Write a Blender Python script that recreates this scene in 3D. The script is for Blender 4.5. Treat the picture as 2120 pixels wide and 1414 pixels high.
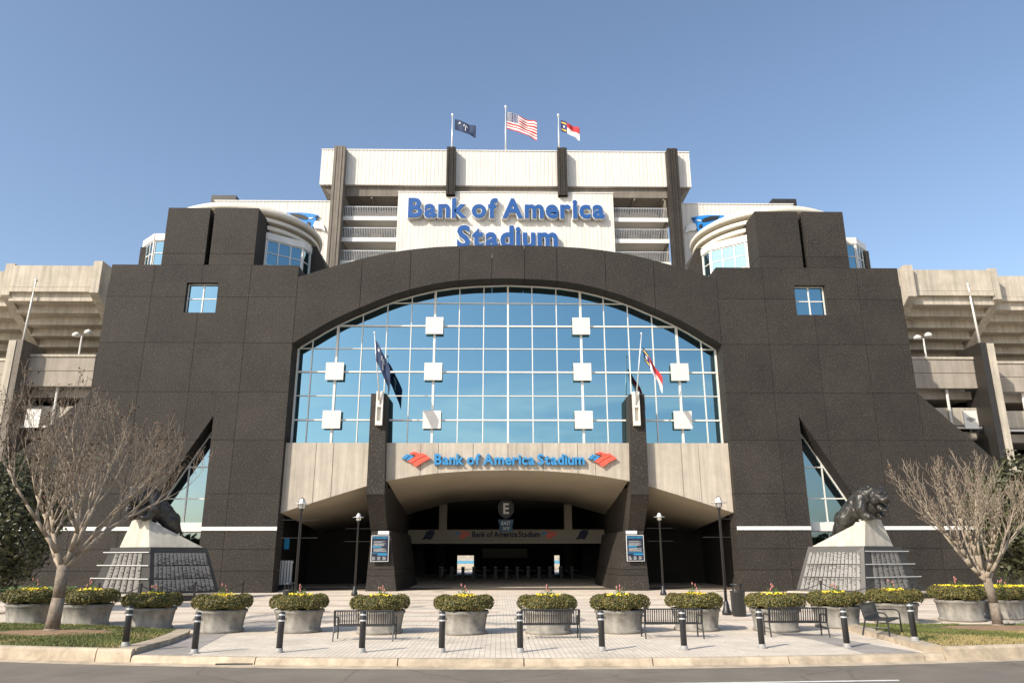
import bpy, bmesh, math, random
from mathutils import Matrix, Vector, noise
R = math.radians
for o in list(bpy.data.objects): bpy.data.objects.remove(o, do_unlink=True)
scene = bpy.context.scene
C = scene.collection
random.seed(7)

# ------------------------------------------------------------------ camera
cam = bpy.data.cameras.new('camera'); co = bpy.data.objects.new('camera', cam); C.objects.link(co)
cam.sensor_width = 36.0; cam.lens = 26.234; cam.clip_end = 3000; cam.clip_start = 0.1
co.matrix_world = (Matrix.Translation((-0.534, 0, 2.1)) @ Matrix.Rotation(R(-1.0038), 4, 'Z')
                   @ Matrix.Rotation(R(90 + 15.992), 4, 'X') @ Matrix.Rotation(R(-0.093), 4, 'Z'))
scene.camera = co
# ------------------------------------------------------------------ sky, sun, exposure
SUN = Vector((-1.05, -0.95, 1.0)).normalized()          # towards the sun
w = bpy.data.worlds.new('World'); scene.world = w; w.use_nodes = True
nt = w.node_tree; bg = nt.nodes['Background']; sky = nt.nodes.new('ShaderNodeTexSky')
sky.sky_type = 'NISHITA'; sky.sun_disc = False
sky.sun_elevation = math.asin(SUN.z); sky.sun_rotation = math.atan2(SUN.x, SUN.y)
sky.air_density = 1.0; sky.dust_density = 1.6; sky.ozone_density = .7; sky.altitude = 100
# thin low clouds along the horizon, all round
gN = nt.nodes.new('ShaderNodeTexCoord'); sp = nt.nodes.new('ShaderNodeSeparateXYZ'); nt.links.new(gN.outputs['Generated'], sp.inputs[0])
mpN = nt.nodes.new('ShaderNodeMapping'); mpN.inputs['Scale'].default_value = (2.2, 2.2, 9.0); nt.links.new(gN.outputs['Generated'], mpN.inputs[0])
cn = nt.nodes.new('ShaderNodeTexNoise'); cn.inputs['Scale'].default_value = 1.6; cn.inputs['Detail'].default_value = 9; cn.inputs['Roughness'].default_value = .62; cn.inputs['Distortion'].default_value = .6
nt.links.new(mpN.outputs[0], cn.inputs['Vector'])
c1 = nt.nodes.new('ShaderNodeMapRange'); c1.inputs[1].default_value = .47; c1.inputs[2].default_value = .68; nt.links.new(cn.outputs[0], c1.inputs[0])
c2 = nt.nodes.new('ShaderNodeMapRange'); c2.inputs[1].default_value = .25; c2.inputs[2].default_value = .17; nt.links.new(sp.outputs['Z'], c2.inputs[0])
cm = nt.nodes.new('ShaderNodeMath'); cm.operation = 'MULTIPLY'; nt.links.new(c1.outputs[0], cm.inputs[0]); nt.links.new(c2.outputs[0], cm.inputs[1])
cm2 = nt.nodes.new('ShaderNodeMath'); cm2.operation = 'MULTIPLY'; cm2.inputs[1].default_value = .75; nt.links.new(cm.outputs[0], cm2.inputs[0])
cmx = nt.nodes.new('ShaderNodeMix'); cmx.data_type = 'RGBA'; nt.links.new(cm2.outputs[0], cmx.inputs[0]); nt.links.new(sky.outputs[0], cmx.inputs[6]); cmx.inputs[7].default_value = (8.5, 8.3, 8.0, 1)
nt.links.new(cmx.outputs[2], bg.inputs[0]); bg.inputs[1].default_value = 0.15
sl = bpy.data.lights.new('sun', 'SUN'); sl.energy = 3.9; sl.angle = R(0.5); sl.color = (1, .92, .80)
so = bpy.data.objects.new('sun', sl); C.objects.link(so); so.location = (-40, -40, 60)
so.rotation_euler = (-SUN).to_track_quat('-Z', 'Y').to_euler()
scene.view_settings.view_transform = 'Standard'; scene.view_settings.look = 'None'
scene.view_settings.exposure = 0.47; scene.view_settings.gamma = 1.0
scene.render.engine = 'CYCLES'

# ------------------------------------------------------------------ materials
def mat(name, col, rough=.8, metal=0, spec=.5, var=0.0, vscale=3.0, bump=0.0, bscale=40.0, fleck=None, streak=0.0, coord='Object', objvar=0.0):
    m = bpy.data.materials.new(name); m.use_nodes = True; n = m.node_tree; b = n.nodes['Principled BSDF']
    b.inputs['Roughness'].default_value = rough; b.inputs['Metallic'].default_value = metal
    b.inputs['Specular IOR Level'].default_value = spec
    b.inputs['Base Color'].default_value = (*col, 1)
    m.diffuse_color = (*col, 1)
    if var or bump or fleck or streak:
        g = n.nodes.new('ShaderNodeNewGeometry')
        src = g.outputs['Position']
        if coord == 'Object':
            tc = n.nodes.new('ShaderNodeTexCoord'); src = tc.outputs['Object']
        out = None
        if var:
            t = n.nodes.new('ShaderNodeTexNoise'); t.inputs['Scale'].default_value = vscale; t.inputs['Detail'].default_value = 6
            t.inputs['Roughness'].default_value = .65
            n.links.new(src, t.inputs['Vector'])
            r = n.nodes.new('ShaderNodeMapRange'); r.inputs[1].default_value = .3; r.inputs[2].default_value = .7
            r.inputs[3].default_value = 1 - var; r.inputs[4].default_value = 1 + var
            n.links.new(t.outputs[0], r.inputs[0])
            mx = n.nodes.new('ShaderNodeMix'); mx.data_type = 'RGBA'; mx.blend_type = 'MULTIPLY'; mx.inputs[0].default_value = 1
            mx.inputs[6].default_value = (*col, 1); n.links.new(r.outputs[0], mx.inputs[7]); out = mx.outputs[2]
        if streak:
            mp = n.nodes.new('ShaderNodeMapping'); mp.inputs['Scale'].default_value = (2.2, 2.2, .12); n.links.new(src, mp.inputs[0])
            t = n.nodes.new('ShaderNodeTexNoise'); t.inputs['Scale'].default_value = 2.0; t.inputs['Detail'].default_value = 5
            n.links.new(mp.outputs[0], t.inputs['Vector'])
            r = n.nodes.new('ShaderNodeMapRange'); r.inputs[1].default_value = .35; r.inputs[2].default_value = .7
            r.inputs[3].default_value = 1; r.inputs[4].default_value = 1 - streak
            n.links.new(t.outputs[0], r.inputs[0])
            mx = n.nodes.new('ShaderNodeMix'); mx.data_type = 'RGBA'; mx.blend_type = 'MULTIPLY'; mx.inputs[0].default_value = 1
            if out: n.links.new(out, mx.inputs[6])
            else: mx.inputs[6].default_value = (*col, 1)
            n.links.new(r.outputs[0], mx.inputs[7]); out = mx.outputs[2]
        if fleck:
            fcol, fs, th = fleck
            t = n.nodes.new('ShaderNodeTexNoise'); t.inputs['Scale'].default_value = fs; t.inputs['Detail'].default_value = 2
            n.links.new(src, t.inputs['Vector'])
            r = n.nodes.new('ShaderNodeMapRange'); r.inputs[1].default_value = th; r.inputs[2].default_value = th + .06
            n.links.new(t.outputs[0], r.inputs[0])
            mx = n.nodes.new('ShaderNodeMix'); mx.data_type = 'RGBA'; n.links.new(r.outputs[0], mx.inputs[0])
            if out: n.links.new(out, mx.inputs[6])
            else: mx.inputs[6].default_value = (*col, 1)
            mx.inputs[7].default_value = (*fcol, 1); out = mx.outputs[2]
        if objvar:
            oi = n.nodes.new('ShaderNodeObjectInfo'); r = n.nodes.new('ShaderNodeMapRange'); r.inputs[3].default_value = 1 - objvar; r.inputs[4].default_value = 1 + objvar
            n.links.new(oi.outputs['Random'], r.inputs[0]); mx = n.nodes.new('ShaderNodeMix'); mx.data_type = 'RGBA'; mx.blend_type = 'MULTIPLY'; mx.inputs[0].default_value = 1
            n.links.new(out, mx.inputs[6]); n.links.new(r.outputs[0], mx.inputs[7]); out = mx.outputs[2]
        if out: n.links.new(out, b.inputs['Base Color'])
        if bump:
            t = n.nodes.new('ShaderNodeTexNoise'); t.inputs['Scale'].default_value = bscale; t.inputs['Detail'].default_value = 4
            n.links.new(src, t.inputs['Vector'])
            bp = n.nodes.new('ShaderNodeBump'); bp.inputs['Strength'].default_value = bump; bp.inputs['Distance'].default_value = .02
            n.links.new(t.outputs[0], bp.inputs['Height']); n.links.new(bp.outputs[0], b.inputs['Normal'])
    return m

def brickmat(name, c1, c2, joint, bw, bh, rot=0, msize=.006, var=.25):
    m = bpy.data.materials.new(name); m.use_nodes = True; n = m.node_tree; b = n.nodes['Principled BSDF']
    b.inputs['Roughness'].default_value = .85
    g = n.nodes.new('ShaderNodeNewGeometry'); mp = n.nodes.new('ShaderNodeMapping'); mp.inputs['Rotation'].default_value = (0, 0, R(rot))
    n.links.new(g.outputs['Position'], mp.inputs[0])
    t = n.nodes.new('ShaderNodeTexBrick'); n.links.new(mp.outputs[0], t.inputs['Vector'])
    t.inputs['Color1'].default_value = (*c1, 1); t.inputs['Color2'].default_value = (*c2, 1); t.inputs['Mortar'].default_value = (*joint, 1)
    t.inputs['Scale'].default_value = 1; t.inputs['Mortar Size'].default_value = msize; t.inputs['Brick Width'].default_value = bw; t.inputs['Row Height'].default_value = bh
    t.inputs['Mortar Smooth'].default_value = .1
    nz = n.nodes.new('ShaderNodeTexNoise'); nz.inputs['Scale'].default_value = .9; nz.inputs['Detail'].default_value = 7; nz.inputs['Roughness'].default_value = .7
    n.links.new(g.outputs['Position'], nz.inputs['Vector'])
    r = n.nodes.new('ShaderNodeMapRange'); r.inputs[1].default_value = .3; r.inputs[2].default_value = .7; r.inputs[3].default_value = 1 - var; r.inputs[4].default_value = 1 + var * .4
    n.links.new(nz.outputs[0], r.inputs[0])
    mx = n.nodes.new('ShaderNodeMix'); mx.data_type = 'RGBA'; mx.blend_type = 'MULTIPLY'; mx.inputs[0].default_value = 1
    n.links.new(t.outputs[0], mx.inputs[6]); n.links.new(r.outputs[0], mx.inputs[7])
    vo = n.nodes.new('ShaderNodeTexVoronoi'); vo.inputs['Scale'].default_value = 1.3; n.links.new(g.outputs['Position'], vo.inputs['Vector'])
    vr = n.nodes.new('ShaderNodeMapRange'); vr.inputs[1].default_value = .035; vr.inputs[2].default_value = .06; vr.inputs[3].default_value = .62; vr.inputs[4].default_value = 1; n.links.new(vo.outputs['Distance'], vr.inputs[0])
    st = n.nodes.new('ShaderNodeTexNoise'); st.inputs['Scale'].default_value = .33; st.inputs['Detail'].default_value = 8; st.inputs['Roughness'].default_value = .75; n.links.new(g.outputs['Position'], st.inputs['Vector'])
    sr = n.nodes.new('ShaderNodeMapRange'); sr.inputs[1].default_value = .52; sr.inputs[2].default_value = .68; sr.inputs[3].default_value = 1; sr.inputs[4].default_value = .74; n.links.new(st.outputs[0], sr.inputs[0])
    mw = n.nodes.new('ShaderNodeMath'); mw.operation = 'MULTIPLY'; n.links.new(vr.outputs[0], mw.inputs[0]); n.links.new(sr.outputs[0], mw.inputs[1])
    my = n.nodes.new('ShaderNodeMix'); my.data_type = 'RGBA'; my.blend_type = 'MULTIPLY'; my.inputs[0].default_value = 1; n.links.new(mx.outputs[2], my.inputs[6]); n.links.new(mw.outputs[0], my.inputs[7])
    n.links.new(my.outputs[2], b.inputs['Base Color'])
    bp = n.nodes.new('ShaderNodeBump'); bp.inputs['Strength'].default_value = .4; bp.inputs['Distance'].default_value = .01; bp.invert = True
    n.links.new(t.outputs['Fac'], bp.inputs['Height']); n.links.new(bp.outputs[0], b.inputs['Normal'])
    return m

def glassmat(name, col, rough=.015):
    m = bpy.data.materials.new(name); m.use_nodes = True; n = m.node_tree; b = n.nodes['Principled BSDF']
    b.inputs['Base Color'].default_value = (*col, 1); b.inputs['Metallic'].default_value = 1; b.inputs['Roughness'].default_value = rough
    return m

M = {}
M['granite'] = mat('granite', (.029, .0245, .0205), .75, spec=.3, var=.25, vscale=.45, bump=.6, bscale=14, fleck=((.082, .072, .060), 15, .59), coord='World', objvar=.09)
M['granite_core'] = mat('granite_core', (.02, .018, .016), .9)
M['granite_dark'] = mat('granite_polished', (.028, .025, .022), .45, var=.2, vscale=2, fleck=((.07, .065, .055), 30, .66), coord='World')
M['concrete'] = mat('concrete', (.47, .415, .34), .85, var=.10, vscale=1.3, streak=.25, bump=.1, bscale=25, coord='World', objvar=.06)
M['bowl'] = mat('bowl_concrete', (.50, .445, .36), .9, var=.18, vscale=.8, streak=.30, bump=.15, bscale=12, coord='World')
M['bowl_dark'] = mat('bowl_parapet', (.36, .315, .26), .9, var=.12, vscale=1.0, streak=.2, coord='World')
M['soffit'] = mat('soffit_plaster', (.37, .32, .24), .85, var=.06, vscale=.6, coord='World')
M['white'] = mat('white_paint', (.68, .65, .59), .55, var=.05, vscale=1.5, coord='World')
M['whitemetal'] = mat('white_metal', (.70, .68, .63), .4)
M['cladding'] = mat('white_cladding', (.67, .635, .575), .6, var=.05, vscale=.6, streak=.12, coord='World', objvar=.03)
M['dome'] = mat('dome_membrane', (.66, .61, .51), .5, var=.08, vscale=.6, coord='World')
M['glass'] = glassmat('mirror_glass', (.215, .37, .435))
M['glass_tri'] = glassmat('slanted_glass', (.20, .285, .345))
M['glass_dark'] = glassmat('dark_glass', (.14, .34, .48), .02)
M['column'] = mat('column_concrete', (.20, .175, .145), .9, var=.15, vscale=1, streak=.3, coord='World')
M['capstone'] = mat('cap_limestone', (.52, .485, .41), .85, var=.1, vscale=2, streak=.25, coord='World')
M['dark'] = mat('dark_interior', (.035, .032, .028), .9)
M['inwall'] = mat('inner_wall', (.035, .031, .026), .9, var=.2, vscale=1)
M['beam'] = mat('painted_beam', (.36, .32, .26), .8)
M['black'] = mat('black_paint', (.018, .018, .019), .45)
M['blackmetal'] = mat('black_powder_coat', (.022, .022, .023), .4, spec=.5)
M['silver'] = mat('silver_band', (.55, .55, .54), .35, metal=.3)
M['aluminium'] = mat('aluminium', (.72, .72, .70), .35, metal=.5)
M['pot'] = mat('cast_stone', (.27, .25, .215), .9, var=.35, vscale=4, streak=.35, bump=.3, bscale=14)
M['soil'] = mat('soil', (.06, .045, .03), .95, var=.3, vscale=8)
M['lampglass'] = mat('lamp_glass', (.75, .74, .70), .15)
M['bark'] = mat('bark', (.21, .17, .13), .9, var=.35, vscale=9, bump=.6, bscale=30)
M['twig'] = mat('twig', (.31, .25, .185), .85, var=.25, vscale=3)
M['pod'] = mat('dry_pods', (.11, .055, .028), .9)
M['asphalt'] = mat('asphalt', (.165, .142, .112), .9, var=.22, vscale=.7, bump=.3, bscale=70, fleck=((.23, .21, .18), 60, .62), coord='World')
def cracks(m):
    n = m.node_tree; b = n.nodes['Principled BSDF']; src = b.inputs['Base Color'].links[0].from_socket; g = n.nodes.new('ShaderNodeNewGeometry')
    nz = n.nodes.new('ShaderNodeTexNoise'); nz.inputs['Scale'].default_value = 1.2; nz.inputs['Detail'].default_value = 5; n.links.new(g.outputs['Position'], nz.inputs['Vector'])
    ad = n.nodes.new('ShaderNodeMix'); ad.data_type = 'VECTOR'; ad.inputs[0].default_value = .25; n.links.new(g.outputs['Position'], ad.inputs[4]); n.links.new(nz.outputs['Color'], ad.inputs[5])
    vo = n.nodes.new('ShaderNodeTexVoronoi'); vo.feature = 'DISTANCE_TO_EDGE'; vo.inputs['Scale'].default_value = .42; n.links.new(ad.outputs[1], vo.inputs['Vector'])
    r = n.nodes.new('ShaderNodeMapRange'); r.inputs[1].default_value = .004; r.inputs[2].default_value = .012; r.inputs[3].default_value = .78; r.inputs[4].default_value = 1; n.links.new(vo.outputs['Distance'], r.inputs[0])
    mx = n.nodes.new('ShaderNodeMix'); mx.data_type = 'RGBA'; mx.blend_type = 'MULTIPLY'; mx.inputs[0].default_value = 1; n.links.new(src, mx.inputs[6]); n.links.new(r.outputs[0], mx.inputs[7]); n.links.new(mx.outputs[2], b.inputs['Base Color'])
cracks(M['asphalt'])
M['kerb'] = mat('kerb_concrete', (.42, .345, .25), .9, var=.32, vscale=2.6, bump=.3, bscale=20, coord='World', objvar=.08)
M['slab'] = brickmat('plaza_slabs', (.66, .565, .45), (.71, .61, .49), (.45, .38, .30), 1.22, 1.22, 0, .012, .2)
M['paver'] = brickmat('light_pavers', (.65, .57, .465), (.72, .635, .52), (.36, .30, .24), .24, .12, 90, .006, .2)
M['paver_dark'] = brickmat('grey_pavers', (.33, .30, .265), (.38, .345, .31), (.22, .19, .16), .24, .12, 90, .006, .2)
M['paver_pink'] = brickmat('rose_pavers', (.56, .44, .34), (.60, .48, .38), (.4, .32, .25), .6, .3, 0, .006, .15)
M['paver_shaded'] = brickmat('shaded_floor', (.12, .10, .075), (.14, .115, .09), (.08, .065, .05), .6, .6, 0, .008, .2)  # plaza floor toned dark, the shade of the entrance put into the colour
M['line'] = mat('road_paint', (.75, .73, .68), .7, var=.15, vscale=9, coord='World')
M['lawn'] = mat('lawn_soil', (.10, .105, .035), .95, var=.35, vscale=1.2, coord='World')
M['mulch'] = mat('mulch', (.27, .17, .095), .95, var=.3, vscale=5, bump=.5, bscale=30, coord='World')
M['blade'] = mat('grass_blade', (.125, .14, .032), .7, var=.35, vscale=.9, coord='World')
M['straw'] = mat('straw_blade', (.34, .26, .11), .8, var=.25, vscale=2, coord='World')
M['boxwood'] = mat('boxwood_leaf', (.098, .098, .022), .55, var=.5, vscale=9, coord='World')
M['boxwood2'] = mat('boxwood_bronze', (.24, .175, .05), .55, var=.4, vscale=9, coord='World')
M['holly'] = mat('holly_leaf', (.05, .052, .017), .5, var=.5, vscale=2.5, coord='World')
M['yellow'] = mat('yellow_petal', (.85, .62, .02), .6)
M['pink'] = mat('pink_petal', (.45, .17, .14), .6)
M['leafgreen'] = mat('flower_leaf', (.09, .15, .035), .6)
M['bronze'] = mat('bronze', (.055, .052, .047), .42, metal=.55, var=.5, vscale=3, bump=.8, bscale=7)
M['blue'] = mat('letter_blue', (.018, .085, .28), .35)
M['skyblue'] = mat('letter_sky_blue', (.035, .22, .46), .4)
M['red'] = mat('logo_red', (.78, .10, .06), .4)
M['navy'] = mat('navy', (.012, .018, .06), .6)
M['panel_name'] = None
M['fl_white'] = mat('flag_white', (.75, .73, .70), .8)
M['fl_red'] = mat('flag_red', (.45, .03, .035), .8)
M['fl_blue'] = mat('flag_blue', (.02, .03, .12), .8)
M['fl_teal'] = mat('flag_indigo', (.018, .035, .085), .8)
M['fl_gold'] = mat('flag_gold', (.6, .42, .04), .8)
M['posterblue'] = mat('poster_blue', (.02, .26, .50), .5)
M['posterbg'] = mat('poster_navy', (.012, .016, .035), .4)
M['signblue_shaded'] = mat('sign_blue_shaded', (.008, .06, .12), .5)  # darker copy of the poster blue, shade on the hanging sign painted in
M['pw'] = mat('poster_white', (.7, .7, .68), .5)
M['seatblue'] = mat('seat_blue', (.10, .30, .45), .6)
M['grey'] = mat('grey_metal', (.30, .29, .27), .5)
M['logoblue'] = mat('logo_blue', (.02, .22, .60), .4)

def namemat():
    m = bpy.data.materials.new('engraved_names'); m.use_nodes = True; n = m.node_tree; b = n.nodes['Principled BSDF']
    b.inputs['Roughness'].default_value = .5
    tc = n.nodes.new('ShaderNodeTexCoord'); sp = n.nodes.new('ShaderNodeSeparateXYZ'); n.links.new(tc.outputs['Generated'], sp.inputs[0])
    def math_(op, a, b=None):
        q = n.nodes.new('ShaderNodeMath'); q.operation = op
        for k, x in enumerate((a, b)):
            if x is None: continue
            if isinstance(x, (int, float)): q.inputs[k].default_value = x
            else: n.links.new(x, q.inputs[k])
        return q.outputs[0]
    oi = n.nodes.new('ShaderNodeObjectInfo')
    zz = math_('MULTIPLY', sp.outputs['Z'], 15); row = math_('FLOOR', zz); key = math_('ADD', row, math_('MULTIPLY', oi.outputs['Random'], 91))
    wn = n.nodes.new('ShaderNodeTexWhiteNoise'); wn.noise_dimensions = '1D'; n.links.new(key, wn.inputs['W'])
    ln = math_('ADD', math_('MULTIPLY', wn.outputs['Value'], .6), .35)
    msk = math_('MULTIPLY', math_('LESS_THAN', sp.outputs['X'], ln), math_('GREATER_THAN', math_('FRACT', zz), .2))
    mx = n.nodes.new('ShaderNodeMix'); mx.data_type = 'RGBA'; n.links.new(msk, mx.inputs[0])
    mx.inputs[6].default_value = (.06, .055, .05, 1); mx.inputs[7].default_value = (.22, .21, .195, 1)
    n.links.new(mx.outputs[2], b.inputs['Base Color']); return m
M['panel_name'] = namemat()

# ------------------------------------------------------------------ helpers
def link(o, parent=None):
    C.objects.link(o)
    if parent is not None:
        o.parent = parent
        o.matrix_parent_inverse = Matrix.Translation(-Vector(parent.location))
    return o
def mk(name, verts, faces, m, parent=None, smooth=False, fmats=None, local=False):
    me = bpy.data.meshes.new(name); me.from_pydata(verts, [], faces)
    ms = m if isinstance(m, (list, tuple)) else [m]
    for x in ms: me.materials.append(M[x] if isinstance(x, str) else x)
    if fmats: me.polygons.foreach_set('material_index', fmats)
    bm = bmesh.new(); bm.from_mesh(me); bmesh.ops.recalc_face_normals(bm, faces=bm.faces); bm.to_mesh(me); bm.free()
    if smooth: me.polygons.foreach_set('use_smooth', [True] * len(me.polygons))
    o = bpy.data.objects.new(name, me)
    if local:
        C.objects.link(o); o.parent = parent
    else: link(o, parent)
    return o
def thing(name, label, cat, loc=(0, 0, 0), group=None):
    o = bpy.data.objects.new(name, None); o.location = loc; o.empty_display_size = .2; C.objects.link(o)
    o['label'] = label; o['category'] = cat
    if group: o['group'] = group
    return o
def tag(o, label, cat, group=None):
    o['label'] = label; o['category'] = cat
    if group: o['group'] = group
    return o
def struct(o): o['kind'] = 'structure'; return o
def boxg(x0, x1, y0, y1, z0, z1):
    v = [(x0, y0, z0), (x1, y0, z0), (x1, y1, z0), (x0, y1, z0), (x0, y0, z1), (x1, y0, z1), (x1, y1, z1), (x0, y1, z1)]
    return v, [(0, 1, 2, 3), (4, 5, 6, 7), (0, 1, 5, 4), (1, 2, 6, 5), (2, 3, 7, 6), (3, 0, 4, 7)]
class MB:
    def __init__(s): s.v = []; s.f = []; s.m = []
    def add(s, g, mi=0):
        k = len(s.v); s.v += g[0]; s.f += [tuple(i + k for i in f) for f in g[1]]; s.m += [mi] * len(g[1]); return s
    def box(s, *a, mi=0): return s.add(boxg(*a), mi)
    def mk(s, name, m, parent=None, smooth=False, local=False):
        return mk(name, s.v, s.f, m, parent, smooth, s.m if isinstance(m, (list, tuple)) else None, local)
def box(name, x0, x1, y0, y1, z0, z1, m, parent=None, local=False):
    g = boxg(min(x0, x1), max(x0, x1), y0, y1, z0, z1); return mk(name, g[0], g[1], m, parent, local=local)
def prismg(poly, y0, y1):           # polygon in X,Z pushed along Y
    n = len(poly); v = [(x, y0, z) for x, z in poly] + [(x, y1, z) for x, z in poly]
    f = [tuple(range(n)), tuple(range(2 * n - 1, n - 1, -1))] + [(i, (i + 1) % n, (i + 1) % n + n, i + n) for i in range(n)]
    return v, f
def prism(name, poly, y0, y1, m, parent=None):
    g = prismg(poly, y0, y1); return mk(name, g[0], g[1], m, parent)
def prismzg(poly, z0, z1):          # polygon in X,Y pushed along Z
    n = len(poly); v = [(x, y, z0) for x, y in poly] + [(x, y, z1) for x, y in poly]
    f = [tuple(range(n)), tuple(range(2 * n - 1, n - 1, -1))] + [(i, (i + 1) % n, (i + 1) % n + n, i + n) for i in range(n)]
    return v, f
def latheg(prof, n=20, c=(0, 0)):
    v = []; f = []; k = len(prof)
    for i in range(n):
        a = 2 * math.pi * i / n
        for r, z in prof: v.append((c[0] + r * math.cos(a), c[1] + r * math.sin(a), z))
    for i in range(n):
        j = (i + 1) % n
        for t in range(k - 1): f.append((i * k + t, j * k + t, j * k + t + 1, i * k + t + 1))
    f.append(tuple(i * k for i in range(n))); f.append(tuple(i * k + k - 1 for i in range(n)))
    return v, f
def tubeg(p0, p1, r0, r1, n=6):
    p0 = Vector(p0); p1 = Vector(p1); d = (p1 - p0)
    if d.length < 1e-6: d = Vector((0, 0, 1))
    d.normalize(); a = d.orthogonal().normalized(); b = d.cross(a); v = []
    for p, r in ((p0, r0), (p1, r1)):
        for i in range(n):
            t = 2 * math.pi * i / n; v.append(tuple(p + a * (r * math.cos(t)) + b * (r * math.sin(t))))
    f = [(i, (i + 1) % n, (i + 1) % n + n, i + n) for i in range(n)] + [tuple(range(n)), tuple(range(n, 2 * n))]
    return v, f
def pathg(pts, r, n=6):
    g = MB()
    for a, b in zip(pts, pts[1:]): g.add(tubeg(a, b, r, r, n))
    return g.v, g.f
def clip(poly, x0, x1, z0, z1):
    def cut(P, ax, val, keep):
        out = []
        for i in range(len(P)):
            a = P[i]; b = P[(i + 1) % len(P)]; ia = keep(a[ax], val); ib = keep(b[ax], val)
            if ia: out.append(a)
            if ia != ib:
                t = (val - a[ax]) / (b[ax] - a[ax]); out.append((a[0] + t * (b[0] - a[0]), a[1] + t * (b[1] - a[1])))
        return out
    for ax, val, k in ((0, x0, lambda q, w: q >= w), (0, x1, lambda q, w: q <= w), (1, z0, lambda q, w: q >= w), (1, z1, lambda q, w: q <= w)):
        poly = cut(poly, ax, val, k)
        if len(poly) < 3: return []
    r = []
    for p in poly:
        if not r or (abs(p[0] - r[-1][0]) + abs(p[1] - r[-1][1])) > 1e-4: r.append(p)
    if len(r) > 2 and abs(r[0][0] - r[-1][0]) + abs(r[0][1] - r[-1][1]) < 1e-4: r.pop()
    return r if len(r) > 2 else []
def area(P): return abs(sum(P[i][0] * P[(i + 1) % len(P)][1] - P[(i + 1) % len(P)][0] * P[i][1] for i in range(len(P)))) / 2
def panels(poly, xs, zs, y0, y1, m, parent, name='granite_panel', gap=.010, jit=.004):
    for x0, x1 in zip(xs, xs[1:]):
        for z0, z1 in zip(zs, zs[1:]):
            p = clip(poly, min(x0, x1) + gap, max(x0, x1) - gap, z0 + gap, z1 - gap)
            if p and area(p) > .01: prism(name, p, y0 + random.uniform(-jit, jit), y1, m, parent)
def tbl(t, x):
    x = abs(x)
    for (a, b), (c, d) in zip(t, t[1:]):
        if x <= c: return b + (d - b) * (x - a) / (c - a)
    return t[-1][1]
def copytree(o, loc, rotz=0, label=None, parent=None):
    c = o.copy(); C.objects.link(c)
    if parent is None:
        c.location = loc; c.rotation_euler = (0, 0, rotz)
        if label: c['label'] = label
    else: c.parent = parent
    for ch in o.children: copytree(ch, None, 0, None, c)
    return c
def gz(y): return 0 if y < 24 else min((y - 24) * .0065, .3)

# ------------------------------------------------------------------ the setting
def kerby(x): return 16.95 + .0098 * (max(-26, min(26, x)) - .8) ** 2 + .49 * max(0, abs(x) - 26)
struct(mk('ground', [(-1500, -1500, -.42), (1500, -1500, -.42), (1500, 1500, -.42), (-1500, 1500, -.42)], [(0, 1, 2, 3)], 'slab'))
XS = [x * 1.0 for x in range(-60, 61)]
def strip(name, f0, f1, z0, z1, m, xs=XS, parent=None):
    v = []; 
    for x in xs: v += [(x, f0(x), z0), (x, f1(x), z1)]
    return mk(name, v, [(2 * i, 2 * i + 2, 2 * i + 3, 2 * i + 1) for i in range(len(xs) - 1)], m, parent)
road = struct(strip('road', lambda x: -40, lambda x: kerby(x) - .36, -.16, -.155, 'asphalt'))
mk('lane_line', [(-2.4, 14.42, -.15), (6.95, 14.98, -.15), (6.98, 15.1, -.15), (-2.4, 14.54, -.15)], [(0, 1, 2, 3)], 'line', road)
struct(strip('gutter', lambda x: kerby(x) - .365, lambda x: kerby(x), -.151, -.135, 'kerb'))
# plaza: front flat, then gently rising to the building
v = []; f = []
YS = [24, 30, 36, 44, 52, 60, 70, 90]
for x in XS:
    v.append((x, kerby(x) + .17, 0)); 
    for y in YS: v.append((x, max(y, kerby(x) + .2 + (y - 24) * .01), gz(y)))
k = len(YS) + 1
for i in range(len(XS) - 1):
    for j in range(k - 1): f.append((i * k + j, (i + 1) * k + j, (i + 1) * k + j + 1, i * k + j + 1))
plaza = struct(mk('plaza', v, f, 'slab'))
def sheet(name, pts, z, m): 
    o = mk(name, [(x, y, z + gz(y)) for x, y in pts], [tuple(range(len(pts)))], m); return struct(o)
fr = [x * .5 for x in range(-18, 19)]
fp = [(x, kerby(x) + .18) for x in fr if -8.4 <= x <= 8.6]
sheet('paver_apron', fp + [(9.6, 21.2), (8.9, 23.4), (-8.6, 23.4), (-8.4, 20.0)], .004, 'paver')
sheet('paver_band', [(-8.62, kerby(-8.6) + .19), (-7.3, kerby(-7.3) + .19), (-7.7, 19.6), (-8.2, 22.9), (-9.0, 22.9), (-8.75, 20)], .008, 'paver_dark')
sheet('paver_band', [(7.6, kerby(7.6) + .25), (8.9, kerby(8.9) + .2), (8.6, 19.2), (8.3, 21.3), (7.6, 23.3), (6.9, 23.3), (7.6, 20.5)], .008, 'paver_dark')
for y in (26.2, 29.8, 33.4, 37.0, 40.6): sheet('paver_course', [(-24, y), (24, y), (24, y + .55), (-24, y + .55)], .004, 'paver_pink')
sheet('paver_axis', [(-.45, 23.6), (.45, 23.6), (.45, 43.8), (-.45, 43.8)], .009, 'paver')
for y in (24.9, 28.2, 31.8, 35.2): sheet('paver_field', [(-4.6, y), (4.6, y), (4.6, y + 1.0), (-4.6, y + 1.0)], .0065, 'paver')
sheet('medallion', [(2.2 * math.cos(a * .2618) + .2, 26.9 + 2.0 * math.sin(a * .2618)) for a in range(24)], .0125, 'paver_dark')
sheet('medallion_centre', [(1.6 * math.cos(a * .2618) + .2, 26.9 + 1.45 * math.sin(a * .2618)) for a in range(24)], .0165, 'paver')
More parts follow.
